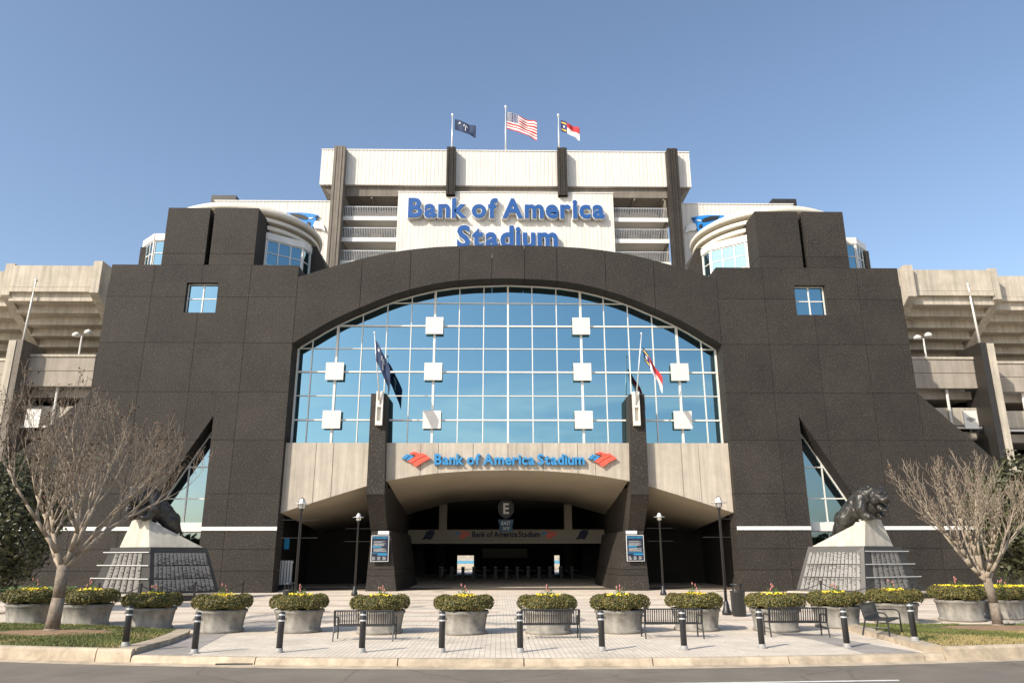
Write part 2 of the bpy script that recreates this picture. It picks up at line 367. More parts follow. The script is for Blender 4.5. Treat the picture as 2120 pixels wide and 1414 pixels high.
# kerb stones, one by one
kerb = struct(bpy.data.objects.new('kerb', None)); C.objects.link(kerb)
x = -40.0; bounds = []
while x < 40:
    L = random.uniform(2.6, 3.2)
    if x < -8.62 < x + L: L = -8.62 - x
    if x < 9.05 < x + L: L = 9.05 - x
    if L < .5: L = .5
    bounds.append((x, min(x + L, 40))); x += L
for a, b in bounds:
    top = .125 if (b <= -8.6 or a >= 9.04) else .0
    n = 6; g = MB(); ring = []
    for i in range(n + 1):
        xx = a + .012 + (b - a - .024) * i / n; y = kerby(xx)
        ring.append([(xx, y - .03, -.3), (xx, y, -.14), (xx, y + .03, top - .05), (xx, y + .075, top), (xx, y + .2, top + .006), (xx, y + .2, -.3)])
    vv = [p for r in ring for p in r]; ff = []
    for i in range(n):
        for j in range(6): ff.append((i * 6 + j, (i + 1) * 6 + j, (i + 1) * 6 + (j + 1) % 6, i * 6 + (j + 1) % 6))
    ff += [tuple(range(6)), tuple(range(n * 6, n * 6 + 6))]
    mk('kerb_stone', vv, ff, 'kerb', kerb)
tag(box('storm_drain', -6.6, -5.8, kerby(-6.2) - .05, kerby(-6.2) - .015, -.149, -.11, 'black'), 'dark storm drain slot at the foot of the kerb', 'drain')
# planting beds with a concrete edge
def bed(pts, name, edge):
    struct(mk(name, *prismzg(pts, -.05, .12), 'lawn'))
    g = MB()
    for (ax, ay), (bx, by) in zip(edge, edge[1:]):
        d = Vector((bx - ax, by - ay, 0)).normalized(); nn = Vector((-d.y, d.x, 0)) * .22
        g.add(prismzg([(ax - nn.x, ay - nn.y), (bx - nn.x, by - nn.y), (bx + nn.x, by + nn.y), (ax + nn.x, ay + nn.y)], -.14, .128))
    o = struct(g.mk(name + '_edging', 'kerb'))
Lb = [(-24, kerby(-24) + .21), (-18, kerby(-18) + .21), (-12, kerby(-12) + .21), (-9.1, kerby(-9.1) + .21), (-9.15, 20), (-9.5, 22.4), (-13, 24.2), (-24, 26.5)]
Rb = [(9.55, kerby(9.55) + .21), (12, kerby(12) + .21), (18, kerby(18) + .21), (24, kerby(24) + .21), (24, 26.5), (15.1, 23.4), (10.2, 23.5), (9.9, 21.5)]
bed(Lb, 'lawn_bed', [(-8.85, kerby(-8.85) + .22), (-8.9, 20), (-9.15, 21.7), (-9.45, 22.6)])
bed(Rb, 'lawn_bed', [(9.28, kerby(9.28) + .22), (9.55, 20.2), (9.65, 21.6), (9.9, 23.6)])
def inside(P, x, y):
    c = False
    for i in range(len(P)):
        (x0, y0), (x1, y1) = P[i], P[i - 1]
        if (y0 > y) != (y1 > y) and x < (x1 - x0) * (y - y0) / (y1 - y0) + x0: c = not c
    return c
def grass(P, name, n, tree, straw):
    v = []; f = []; mm = []
    xs = [p[0] for p in P]; ys = [p[1] for p in P]
    while len(f) < n:
        x = random.uniform(max(-17.5, min(xs)), min(18, max(xs))); y = random.uniform(min(ys), max(ys))
        if not inside(P, x, y): continue
        dt = math.hypot((x - tree[0]) / 1.7, (y - tree[1]) / .9)
        if dt < 1 + .5 * noise.noise((x, y, 0)): continue
        h = random.uniform(.025, .06); a = random.uniform(0, 6.28); dx = math.cos(a) * .012; dy = math.sin(a) * .012
        k = len(v); lx = random.uniform(-.03, .03); ly = random.uniform(-.03, .03)
        v += [(x - dx, y - dy, .115), (x + dx, y + dy, .115), (x + lx, y + ly, .12 + h)]; f.append((k, k + 1, k + 2))
        s = noise.noise((x * .6, y * .6, 3)) + straw(x, y)
        mm.append(1 if s > random.uniform(.05, .5) else 0)
    o = mk(name, v, f, ['blade', 'straw'], None, False, mm); o['kind'] = 'stuff'
    o['label'] = 'short patchy lawn grass with straw-coloured spots'; return o
TL = (-12.7, 21.9); TR = (13.62, 22.3)
grass(Lb, 'lawn_grass', 26000, TL, lambda x, y: -.05)
grass(Rb, 'lawn_grass', 26000, TR, lambda x, y: .75 - (y - kerby(x)) * .28)
for (tx, ty) in (TL, TR):
    pts = [(tx + 1.75 * math.cos(t * .2618) * (1 + .15 * math.sin(t * 2.3)), ty - .25 + .95 * math.sin(t * .2618)) for t in range(24)]
    struct(mk('mulch_ring', [(tx, ty, .19)] + [(x, y, .124) for x, y in pts], [(0, i + 1, (i + 1) % 24 + 1) for i in range(24)], 'mulch', None, True))

# ------------------------------------------------------------------ the gatehouse
GH = thing('stadium_gatehouse', 'dark granite stadium gatehouse with twin stepped towers, arched mirror window and domes', 'building', (0, 44, 0))
JX = [13.16, 16.1, 19.1, 22.1, 24.85, 28, 31]; JZ = [0, 1.3, 2.46, 3.6, 5.55, 8.66, 11.53, 14.58, 17.53, 19.65]
YF, YG = 44.0, 45.3
for s in (-1, 1):
    mir = lambda P: [(s * x, z) for x, z in P]
    xs = [s * x for x in JX]
    if s < 0: xs = xs[::-1]
    tower = MB().box(min(s * 13.25, s * 24.6), max(s * 13.25, s * 24.6), YG + .12, 58, 4.5, 19.5).box(min(s * 14.6, s * 24.6), max(s * 14.6, s * 24.6), YG + .12, 58, 0, 4.48).mk('tower', 'granite_core', GH)
    tower['label'] = 'dark granite tower beside the bare tree with brown pods' if s < 0 else 'dark granite tower beside the pale bare tree'
    pieces = [
        [(13.16, 0), (17.45, 0), (17.45, 19.65), (13.16, 19.65)],
        [(17.45, 10.1), (24.85, 10.1), (24.85, 16.5), (17.45, 16.5)],
        [(17.45, 18.46), (24.78, 18.46), (24.78, 19.65), (17.45, 19.65)],
        [(17.45, 16.5), (18.05, 16.5), (18.05, 18.46), (17.45, 18.46)],
        [(20.0, 16.5), (24.82, 16.5), (24.82, 18.46), (20.0, 18.46)],
        [(17.45, 10.1), (21.92, 2.5), (24.85, 2.5), (24.85, 10.1)],
        [(17.45, 0), (24.85, 0), (24.85, 2.5), (17.45, 2.5)],
        [(24.85, 0), (31, 0), (31, 5.4), (24.85, 11.55)]]
    for P in pieces: panels(mir(P), xs, JZ, YF, YG, 'granite', tower)
    box('wing_core', s * 24.6, s * 30.8, 45.32, 50, 0, 5.2, 'granite_core', GH)
    # stepped top: two blocks with a slot between
    for a, b in ((15.99, 18.80), (19.08, 21.77)):
        panels(mir([(a, 19.65), (b, 19.65), (b, 23.55), (a, 23.55)]), sorted([s * a - .016 * 0, s * b]), [19.6, 20.4, 23.6], YF, 47.2, 'granite', tower, gap=.012)
    box('slot_back', s * 18.7, s * 19.2, 46.4, 47.0, 19.6, 23.3, 'granite_core', GH)
    panels(mir([(13.16, 19.62), (24.7, 19.62), (24.7, 19.66), (13.16, 19.66)]), sorted([s * 13.16, s * 24.7]), [19, 20], 45.4, 49, 'granite', tower, 'roof_slab')
    # granite blocks behind the bays
    prism('granite_block', mir([(12.55, 18.2), (14.6, 18.2), (14.6, 22.9), (13.35, 22.9), (12.95, 22.1), (12.55, 21.2)]), 48.6, 52, 'granite', tower)
    box('granite_block', s * 24.3, s * 24.72, 47.0, 50, 19.6, 22.1, 'granite', tower)
    # small square window
    wd = box('window', s * 18.0, s * 20.05, YF + .42, YF + .47, 16.45, 18.5, 'dark', GH)
    for i in range(2):
        for j in range(2):
            box('pane', s * (18.1 + i * .95), s * (18.1 + i * .95 + .88), YF + .35, YF + .39, 16.54 + j * .96, 16.54 + j * .96 + .9, 'glass', wd)
    fr = MB()
    for x in (18.06, 19.025, 19.97): fr.box(min(s * x - .035, s * x + .035), max(s * x - .035, s * x + .035), YF + .30, YF + .40, 16.5, 18.46)
    for z in (16.53, 17.48, 18.43): fr.box(min(s * 18.05, s * 20.0), max(s * 18.05, s * 20.0), YF + .305, YF + .395, z - .03, z + .03)
    fr.mk('window_frame', 'whitemetal', wd)
    # tall triangular window
    tw = prism('triangular_window', mir([(17.40, 10.2), (17.40, 2.4), (22.0, 2.4)]), YG + .02, YG + .06, 'dark', GH)
    tri = [(17.5, 10.0), (17.5, 2.52), (21.85, 2.52)]
    txs = [17.5, 19.0, 20.5, 22]; tzs = [2.52, 3.45, 3.95, 5.35, 7.2, 9.0, 10.1]
    for x0, x1 in zip(txs, txs[1:]):
        for z0, z1 in zip(tzs, tzs[1:]):
            if z0 == 3.45: continue
            p = clip(tri, x0 + .03, x1 - .03, z0 + .03, z1 - .03)
            if p and area(p) > .02: prism('pane', mir(p), YG - .05, YG - .01, 'glass_tri', tw)
    fm = MB()
    for z in tzs[:-1]:
        xe = 17.5 + (10.1 - z) * .588
        fm.box(min(s * 17.48, s * xe), max(s * 17.48, s * xe), YG - .12, YG - .02, z - .035, z + .035)
    for x in (19.0, 20.5): fm.box(s * x - .035, s * x + .035, YG - .115, YG - .025, 2.5, 10.1 - (x - 17.5) / .588)
    fm.add(prismg(mir([(17.48, 10.1), (17.48, 9.95), (21.8, 2.5), (21.95, 2.5)]), YG - .125, YG - .015))
    fm.mk('window_frame', 'whitemetal', tw)
    prism('spandrel_band', mir([(17.46, 3.46), (20.98, 3.46), (20.72, 3.95), (17.46, 3.95)]), YG - .5, YG - .1, 'whitemetal', tw)
    prism('white_band', mir([(13.16, 3.49), (17.44, 3.49), (17.44, 3.70), (13.16, 3.70)]), YF - .05, YF - .006, 'whitemetal', GH)
    prism('white_band', mir([(21.4, 3.49), (30.9, 3.49), (30.9, 3.70), (21.3, 3.70)]), YF - .05, YF - .006, 'whitemetal', GH)
    # dome on its drum, with stepped rings
    dc = (s * 18.7, 50.0)
    dm = mk('dome', *latheg([(5.0, 23.92), (5.22, 23.95), (5.24, 24.2), (5.1, 24.36), (4.7, 24.62), (4.0, 24.95), (3.0, 25.25), (1.5, 25.5), (.05, 25.58)], 72, dc), 'dome', GH, True)
    mk('drum', *latheg([(4.5, 19.6), (4.5, 24.0)], 64, dc), 'dome', dm, True)
    for r0, z0, z1 in ((5.06, 23.45, 23.72), (4.88, 22.98, 23.26), (4.7, 22.5, 22.8)):
        o = mk('dome_ring', *latheg([(r0 - .6, z0), (r0 - .03, z0), (r0, z0 + .04), (r0, z1 - .04), (r0 - .03, z1), (r0 - .6, z1)], 72, dc), 'dome', dm)
    # bay windows on the shoulders
    for pts, npan in (([(16.0, 46.0), (14.0, 47.5)], 3), ([(16.6, 46.0), (16.0, 46.0)], 1), ([(14.0, 47.5), (13.75, 48.4)], 1), ([(21.85, 46.3), (23.45, 46.3)], 2), ([(23.45, 46.3), (24.65, 47.45)], 3)):
        (ax, ay), (bx, by) = pts; ax *= s; bx *= s
        A = Vector((ax, ay, 0)); B = Vector((bx, by, 0)); d = (B - A); L = d.length; d.normalize(); nn = Vector((d.y, -d.x, 0))
        if nn.y > 0: nn = -nn
        def quad(t0, t1, z0, z1, off, th):
            P = [A + d * t0 + nn * off, A + d * t1 + nn * off, A + d * t1 + nn * (off - th), A + d * t0 + nn * (off - th)]
            v = [(p.x, p.y, z0) for p in P] + [(p.x, p.y, z1) for p in P]
            return v, boxg(0, 1, 0, 1, 0, 1)[1]
        bw = mk('bay_window', *quad(0, L, 19.6, 22.7, 0, .05), 'dark', GH)
        zz = [19.7, 20.5, 21.35, 22.2]
        for i in range(npan):
            for z0, z1 in zip(zz, zz[1:]):
                mk('pane', *quad(L * i / npan + .04, L * (i + 1) / npan - .04, z0 + .03, z1 - .03, .04, .03), 'glass', bw)
        g = MB()
        for z in zz: g.add(quad(0, L, z - .03, z + .03, .08, .06))
        for i in range(npan + 1):
            wd2 = .09 if i in (0, npan) else .035
            g.add(quad(L * i / npan - wd2, L * i / npan + wd2, 19.6, 22.25, .085 + .01 * (i == 0), .07))
        g.add(quad(-.1, L + .1, 22.25, 22.72, .14, .4))
        g.mk('bay_frame', 'whitemetal', bw)
# arch
EX = [(0, 21.08), (2.3, 21.05), (4.6, 20.93), (6.2, 20.75), (7.7, 20.5), (9.2, 20.12), (10.7, 19.68), (12, 19.25), (13.16, 18.86)]
IN = [(0, 18.85), (2.1, 18.77), (3.4, 18.66), (4.55, 18.48), (5.8, 18.17), (7.0, 17.8), (7.9, 17.45), (8.75, 17.06), (9.6, 16.68), (10.48, 16.24), (11.4, 15.72), (12.19, 15.2), (13.16, 14.57)]
arch = mk('arch', *prismg([(x * .25 - 13.0, tbl(EX, x * .25 - 13.0) - .3) for x in range(0, 105)] + [(13.0 - x * .25, tbl(IN, 13.0 - x * .25) + .25) for x in range(0, 105)], YG + .03, 48), 'granite_core', GH)
ax_ = [-13.16, -9.2, -6.15, -3.09, -1.03, 1.03, 3.09, 6.15, 9.2, 13.16]
for x0, x1 in zip(ax_, ax_[1:]):
    n = 12; a = x0 + .014; b = x1 - .014
    X = [a + (b - a) * i / n for i in range(n + 1)]
    prism('granite_panel', [(x, tbl(EX, x)) for x in X] + [(x, tbl(IN, x)) for x in X[::-1]], YF + random.uniform(-.004, .004), YG + .01, 'granite', arch)
# great window
GW = [(-13.16, 8.6)] + [(-13.16, 14.5)] + [(x * .2, tbl(IN, x * .2) - .04) for x in range(-65, 66)] + [(13.16, 14.5), (13.16, 8.6)]
gw = prism('great_window', GW, YG + .10, YG + .14, 'dark', GH)
gx = [-13.16, -12.24, -10.71, -9.18, -7.65, -6.12, -4.63, -3.09, -1.54, 0, 1.54, 3.09, 4.63, 6.12, 7.65, 9.18, 10.71, 12.24, 13.16]
gzz = [8.6, 10.06, 11.57, 13.08, 14.58, 16.07, 17.6, 19.0]
for x0, x1 in zip(gx, gx[1:]):
    for z0, z1 in zip(gzz, gzz[1:]):
        p = clip(GW, x0 + .02, x1 - .02, z0 + .02, z1 - .02)
        if p and area(p) > .02:
            o = prism('pane', p, YG + .03, YG + .06, 'glass', gw)
            cx = sum(q[0] for q in p) / len(p); cz = sum(q[1] for q in p) / len(p)
            o.data.transform(Matrix.Translation((cx, YG, cz)) @ Matrix.Rotation(random.gauss(0, .0022), 4, 'X') @ Matrix.Rotation(random.gauss(0, .0022), 4, 'Z') @ Matrix.Translation((-cx, -YG, -cz)))
for i, x in enumerate(gx[1:-1]):
    hv = .068 if abs(abs(x) - 4.63) < .05 or abs(abs(x) - 10.71) < .05 or x == 0 else .028
    if x == 0: hv = .052
    box('mullion', x - hv, x + hv, YG - (.09 if hv > .05 else .06), YG + .03, 8.6, tbl(IN, x) - .02, 'whitemetal', gw)
for z in gzz[1:-1]:
    hv = .046 if z in (13.08, 10.06, 16.07) else .026
    half = 13.14
    while half > 0 and tbl(IN, half) < z + .02: half -= .02
    box('transom', -half, half, YG - (.075 if hv > .04 else .05), YG + .028, z - hv, z + hv, 'whitemetal', gw)
g = MB()
for i in range(-65, 65):
    x0 = i * .2; x1 = x0 + .2
    g.add(prismg([(x0, tbl(IN, x0) - .075), (x1, tbl(IN, x1) - .075), (x1, tbl(IN, x1) - .01), (x0, tbl(IN, x0) - .01)], YG - .07, YG + .02))
for s in (-1, 1): g.box(min(s * 13.05, s * 13.155), max(s * 13.05, s * 13.155), YG - .07, YG + .02, 8.6, 14.55)
g.mk('window_frame', 'whitemetal', gw)
for x, z in ((-4.63, 16.03), (4.63, 16.03), (-10.71, 13.06), (-4.63, 13.06), (4.63, 13.06), (10.71, 13.06), (-10.71, 10.05), (-4.63, 10.05), (4.63, 10.05), (10.71, 10.05)):
    box('square_plate', x - .55, x + .55, YG - .32, YG - .22, z - .55, z + .55, 'white', gw)
    box('plate_stem', x - .08, x + .08, YG - .23, YG - .05, z - .08, z + .08, 'whitemetal', gw)
# canopy: fascia panels and curved soffits
FA = [(0, 6.95), (2.1, 6.90), (4.25, 6.75), (5.7, 6.56), (7.07, 6.32), (8.16, 6.05), (9.9, 5.52), (11.8, 4.92), (13.16, 4.48)]
FB = [(0, 6.08), (4, 5.8), (7.0, 4.95), (8.1, 4.6), (10, 4.1), (13.16, 3.7)]
canopy = box('canopy', -13.1, 13.1, 44.95, 56, 7.4, 8.5, 'granite_core', GH)
fx = [-13.16, -11.35, -10.32, -8.1, -5.17, -4.13, -2.07, 0, 2.07, 4.13, 5.17, 8.1, 10.32, 11.35, 13.16]
for x0, x1 in zip(fx, fx[1:]):
    a = x0 + .014; b = x1 - .014; X = [a + (b - a) * i / 6 for i in range(7)]
    prism('fascia_panel', [(x, tbl(FA, x)) for x in X] + [(b, 8.54), (a, 8.54)], 44.36 + random.uniform(-.004, .004), 44.9, 'concrete', canopy)
for x0, x1, lab in ((-13.16, -8.0, 0), (-7.1, 7.1, 1), (8.0, 13.16, 2)):
    v = []; n = 28; yb = 55
    for i in range(n + 1):
        x = x0 + (x1 - x0) * i / n
        v += [(x, 44.37, tbl(FA, x) + .02), (x, 49, tbl(FA, x) * .55 + tbl(FB, x) * .45), (x, yb, tbl(FB, x)), (x, yb, 7.5)]
    f = []
    for i in range(n):
        for j in range(3): f.append((i * 4 + j, (i + 1) * 4 + j, (i + 1) * 4 + j + 1, i * 4 + j + 1))
    mk('soffit', v, f, 'soffit', canopy, True)
box('building_core', -13.1, 13.1, 45.45, 58, 8.52, 17.0, 'granite_core', GH)
box('building_core', -12.0, 12.0, 55.02, 60, 6.1, 8.5, 'dark', GH)
# piers
for s in (-1, 1):
    P = lambda pts: [(s * x, z) for x, z in pts]
    pier = prism('pier', P([(7.13, 5.5), (8.17, 5.5), (8.19, 11.41), (7.28, 11.41)]), 43.85, 45.25, 'granite', GH)
    # sloped shoulder under the blade, back to the lower pier
    v = []
    for y, za, zb, xa, xb in ((43.86, 5.49, 6.0, 7.13, 8.17), (45.6, 3.5, 6.0, 7.12, 8.1), (55, 3.5, 6.0, 7.1, 8.1)):
        v += [(s * xa, y, za), (s * xb, y, za), (s * xb, y, zb), (s * xa, y, zb)]
    f = [(0, 1, 2, 3), (8, 9, 10, 11)]
    for k in (0, 4):
        f += [(k + i, k + (i + 1) % 4, k + 4 + (i + 1) % 4, k + 4 + i) for i in range(4)]
    mk('pier_shoulder', v, f, 'granite', pier)
    for z0, z1 in ((0, .98), (1.0, 1.32), (1.34, 3.5)):
        def ring(z):
            t = z / 3.5; xa = 6.42 + .48 * t; xb = 8.21 - .17 * t; xc = 6.15 + .62 * t
            return [(s * xb, 45.35 + .15 * t, z), (s * xa, 45.35 + .15 * t, z), (s * xc, 48.5, z), (s * xc, 54.5, z), (s * xb, 54.5, z)]
        v = ring(z0) + ring(z1); f = [tuple(range(5)), tuple(range(5, 10))] + [(i, (i + 1) % 5, (i + 1) % 5 + 5, i + 5) for i in range(5)]
        mk('granite_course', v, f, 'granite', pier)
    # white bracket for the flag pole
    br = MB()
    X = lambda a, b: (min(s * a, s * b), max(s * a, s * b))
    for a, b, z0, z1 in ((7.42, 7.50, 9.47, 11.5), (7.74, 7.82, 9.47, 11.5), (7.50, 7.74, 9.47, 9.72), (7.50, 7.74, 10.55, 10.95), (7.50, 7.58, 10.95, 11.5)): br.box(*X(a, b), 43.55, 43.84, z0, z1)
    br.box(*X(7.5, 7.74), 43.78, 43.835, 9.72, 11.45)
    br.mk('flag_bracket', 'white', pier)
    box('lamp_box', *X(6.98, 7.62), 45.3, 45.48, 3.31, 3.5, 'pw', pier)
# inside of the entrance
sheet('inner_floor_shade', [(-14.3, 46.4), (14.3, 46.4), (14.3, 79.9), (-14.3, 79.9)], .006, 'paver_shaded')  # dark sheet over the plaza, stands in for shade and less bounce
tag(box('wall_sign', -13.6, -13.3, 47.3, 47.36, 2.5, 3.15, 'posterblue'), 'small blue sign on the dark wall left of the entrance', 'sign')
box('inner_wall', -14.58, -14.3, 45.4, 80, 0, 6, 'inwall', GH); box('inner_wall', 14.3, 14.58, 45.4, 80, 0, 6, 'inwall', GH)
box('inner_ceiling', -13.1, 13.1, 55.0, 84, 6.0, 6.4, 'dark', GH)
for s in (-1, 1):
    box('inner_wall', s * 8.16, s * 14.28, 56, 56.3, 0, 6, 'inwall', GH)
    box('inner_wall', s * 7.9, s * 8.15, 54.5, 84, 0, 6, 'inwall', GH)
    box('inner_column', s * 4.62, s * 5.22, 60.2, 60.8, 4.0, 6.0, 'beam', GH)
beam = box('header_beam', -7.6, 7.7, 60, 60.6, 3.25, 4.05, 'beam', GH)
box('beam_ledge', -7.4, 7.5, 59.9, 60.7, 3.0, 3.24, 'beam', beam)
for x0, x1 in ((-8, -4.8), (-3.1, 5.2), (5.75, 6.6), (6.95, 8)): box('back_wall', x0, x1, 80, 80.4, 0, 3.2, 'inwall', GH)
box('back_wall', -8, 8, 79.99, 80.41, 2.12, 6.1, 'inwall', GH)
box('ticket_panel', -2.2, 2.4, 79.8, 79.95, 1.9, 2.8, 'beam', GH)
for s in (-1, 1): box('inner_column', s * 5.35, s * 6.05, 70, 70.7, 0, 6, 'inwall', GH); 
# stand glimpsed across the field through the doors
fs = MB()
for i in range(24): fs.box(-40, 40, 150 + i * 1.0, 151 + i * 1.0, -.3, .6 + i * .55, mi=i % 3 == 1)
o = fs.mk('far_stand', ['bowl', 'seatblue']); tag(o, 'sunlit rows of seats glimpsed through the dark doorway', 'stand')

# ------------------------------------------------------------------ upper stand building with the big sign
UP = thing('upper_stand_building', 'white clad upper stand building with brown columns behind the arch', 'building', (0, 60, 0))
def ribbed(name, x0, x1, z0, z1, y, parent, m='cladding', pitch=.34, dep=.018):
    n = max(2, int(round((x1 - x0) / pitch))); p = (x1 - x0) / n; poly = []
    for i in range(n):
        a = x0 + i * p; poly += [(a, y), (a + p * .55, y), (a + p * .65, y + dep), (a + p * .9, y + dep)]
    poly += [(x1, y), (x1, y + .3), (x0, y + .3)]
    return mk(name, *prismzg(poly, z0, z1), m, parent)
cx4 = [-16.53, -14.75, -4.87, 4.97, 14.87, 16.58]
for x0, x1 in zip(cx4, cx4[1:]): ribbed('cladding_panel', x0 + .006, x1 - .006, 33.7, 37.12, 60, UP)
box('parapet_cap', -16.56, 16.6, 59.95, 60.5, 37.13, 37.22, 'whitemetal', UP)
prism('roof_box', [(-16.5, 33.7), (-15.4, 32.75), (15.45, 32.75), (16.55, 33.7), (16.55, 37.1), (-16.5, 37.1)], 60.32, 68, 'column', UP)
for i in range(12): box('soffit_beam', -14.6 + i * 2.6, -14.45 + i * 2.6, 60.4, 67, 32.55, 32.74, 'column', UP)
for x, z0, wdt in ((-14.75, 18, 1.0), (14.87, 18, .95), (-4.86, 32.4, .8), (5.0, 32.4, .86)):
    c = MB()
    for i in range(4):
        a = x - wdt / 2 + i * wdt / 4; c.box(a + .012, a + wdt / 4 - .012, 59.15 + .05 * (i % 2), 60.28, z0, 37.08)
    c.box(x - wdt / 2 + .02, x + wdt / 2 - .02, 59.25, 60.3, z0, 37.0); c.mk('column', 'column' if x < -10 else 'granite', UP)
signb = ribbed('sign_board', -9.45, 9.43, 24, 32.78, 59.6, UP, 'cladding', .34, .012)
box('board_cap', -9.5, 9.48, 59.55, 60.3, 32.79, 32.87, 'whitemetal', signb)
for s in (-1, 1):
    X = lambda a, b: (min(s * a, s * b), max(s * a, s * b))
    ribbed('wing_cladding', *X(15.2, 25.9), 18, 32.5, 61, UP)
    box('wing_cap', *X(15.2, 26), 60.95, 61.5, 32.51, 32.6, 'whitemetal', UP)
    box('roof_unit', *X(24.2, 26.4), 61.2, 63, 32.3, 33.2, 'granite_dark', UP)
    box('balcony_back', *X(9.3, 14.3), 63.2, 63.5, 24, 32.75, 'cladding', UP)
    box('balcony_side', *X(14.15, 14.3), 60.4, 63.2, 24, 32.6, 'column', UP)
    for zf in (30.62, 28.6, 26.45):
        bl = box('balcony', *X(9.5, 14.25), 60.2, 63.2, zf - .18, zf, 'cladding', UP)
        box('balcony_edge', *X(9.48, 14.3), 60.05, 60.19, zf - .32, zf + .06, 'whitemetal', bl)
        g = MB()
        g.box(*X(9.5, 14.25), 60.1, 60.14, zf + .98, zf + 1.03)
        for i in range(33): 
            x = 9.55 + i * .146; g.box(*X(x - .012, x + .012), 60.11, 60.13, zf + .06, zf + .98)
        g.mk('railing', 'aluminium', bl)
        if zf < 30:
            for x in (10.2, 12.3): box('doorway', *X(x, x + 1.1), 63.1, 63.19, zf + .02, zf + 1.75, 'grey', bl)

# ------------------------------------------------------------------ lettering
def chars(string, bold, gap, space=.26, extr=.05):
    out = []; x = 0
    for ch in string:
        if ch == ' ': x += space; continue
        cu = bpy.data.curves.new('t', 'FONT'); cu.body = ch; cu.size = 1; cu.extrude = extr; cu.offset = bold; cu.resolution_u = 3
        o = bpy.data.objects.new('t', cu); C.objects.link(o); bpy.context.view_layer.update()
        me = bpy.data.meshes.new_from_object(o.evaluated_get(bpy.context.evaluated_depsgraph_get()))
        bpy.data.objects.remove(o); bpy.data.curves.remove(cu)
        V = [tuple(q.co) for q in me.vertices]; F = [tuple(p.vertices) for p in me.polygons]; bpy.data.meshes.remove(me)
        x0 = min(q[0] for q in V); x1 = max(q[0] for q in V)
        out.append((ch, [(q[0] - x0 + x, q[1], q[2]) for q in V], F)); x += x1 - x0 + gap
    return out, x - gap
def lettering(string, x0, x1, zb, caph, yfront, depth, parent, m, bold=.02, gap=.07, rim=None, space=.26):
    L, wdt = chars(string, bold, gap, space); sx = (x1 - x0) / wdt; sz = caph / .70
    if rim: Lr, _ = chars(string, bold + rim, gap, space)
    for i, (ch, V, F) in enumerate(L):
        fn = lambda q, yf, d: (x0 + q[0] * sx, yf + (.05 - q[2]) / .1 * d, zb + q[1] * sz)
        g = MB(); 
        if rim:
            cxa = sum(q[0] for q in V) / len(V); R0 = Lr[i][1]; xr0 = min(q[0] for q in R0); xv0 = min(q[0] for q in V); wv = max(q[0] for q in V) - xv0; wr = max(q[0] for q in R0) - xr0
            sh = xv0 + wv / 2 - xr0 - wr / 2
            g.add(([fn((q[0] + sh, q[1], q[2]), yfront + .06, depth - .06) for q in R0], Lr[i][2]), 1)
            g.add(([fn(q, yfront, .055) for q in V], F), 0)
            g.mk('letter', [m, 'pw'], parent)
        else:
            g.add(([fn(q, yfront, depth) for q in V], F)); g.mk('letter', m, parent)
sg = thing('roof_sign_lettering', 'large blue two-line lettering on the white board above the arch', 'sign', (0, 59.6, 28))
lettering('Bank of America', -8.47, 8.55, 30.22, 1.72, 59.05, .5, sg, 'blue', .034, .07, .022, .12)
lettering('Stadium', -4.2, 4.44, 27.42, 1.95, 59.05, .5, sg, 'blue', .034, .07, .022)
cs = thing('canopy_sign_lettering', 'sky blue lettering with red striped emblems on the concrete canopy', 'sign', (0, 44.36, 7.2))
lettering('Bank of America Stadium', -4.34, 4.51, 7.25, .60, 44.12, .22, cs, 'skyblue', .034, .05, None, .17)
def poly3(polys, ox, oz, k, y, dep, parent, name='emblem_stripe', flip=1):
    for P, m in polys: prism(name, [(ox + flip * a * k, oz - b * k) for a, b in P], y, y + dep, m, parent)
FLAG = [([(-124, -7), (-82, -43), (-50, -36), (-93, 1)], 'skyblue'), ([(-87, 4), (-44, -33), (-18, -26), (-62, 14)], 'skyblue'),
        ([(-57, -50), (-22, -65), (8, -56), (-25, -40)], 'red'), ([(-18, -38), (14, -54), (46, -45), (8, -27)], 'red'),
        ([(-73, 15), (-10, -22), (58, -52), (88, -34), (20, -5), (-37, 33)], 'red'), ([(-33, 37), (24, -1), (92, -30), (124, -8), (58, 24), (0, 65)], 'red')]
kk = .0069
poly3(FLAG, -5.41, 7.55, kk, 44.14, .2, cs); poly3(FLAG, 5.57, 7.55, kk, 44.14, .2, cs)
hs = thing('header_sign_lettering', 'dim navy lettering with striped and cat-head emblems on the inner beam', 'sign', (0, 60, 3.6))
lettering('Bank of America Stadium', -2.6, 2.65, 3.5, .40, 59.93, .06, hs, 'navy', .03, .05, None, .13)
poly3(FLAG, -3.35, 3.66, .0052, 59.93, .06, hs); poly3(FLAG, 3.4, 3.66, .0052, 59.93, .06, hs)
CAT = [(-60, 45), (-35, 10), (-20, -25), (10, -42), (45, -40), (60, -45), (52, -28), (60, -10), (48, 0), (40, 18), (32, 30), (20, 45), (8, 40), (-15, 35)]
for ox in (-6.0, 5.95):
    prism('emblem', [(ox + a * .0085, 3.66 - b * .0085) for a, b in CAT], 59.93, 59.99, 'navy', hs)
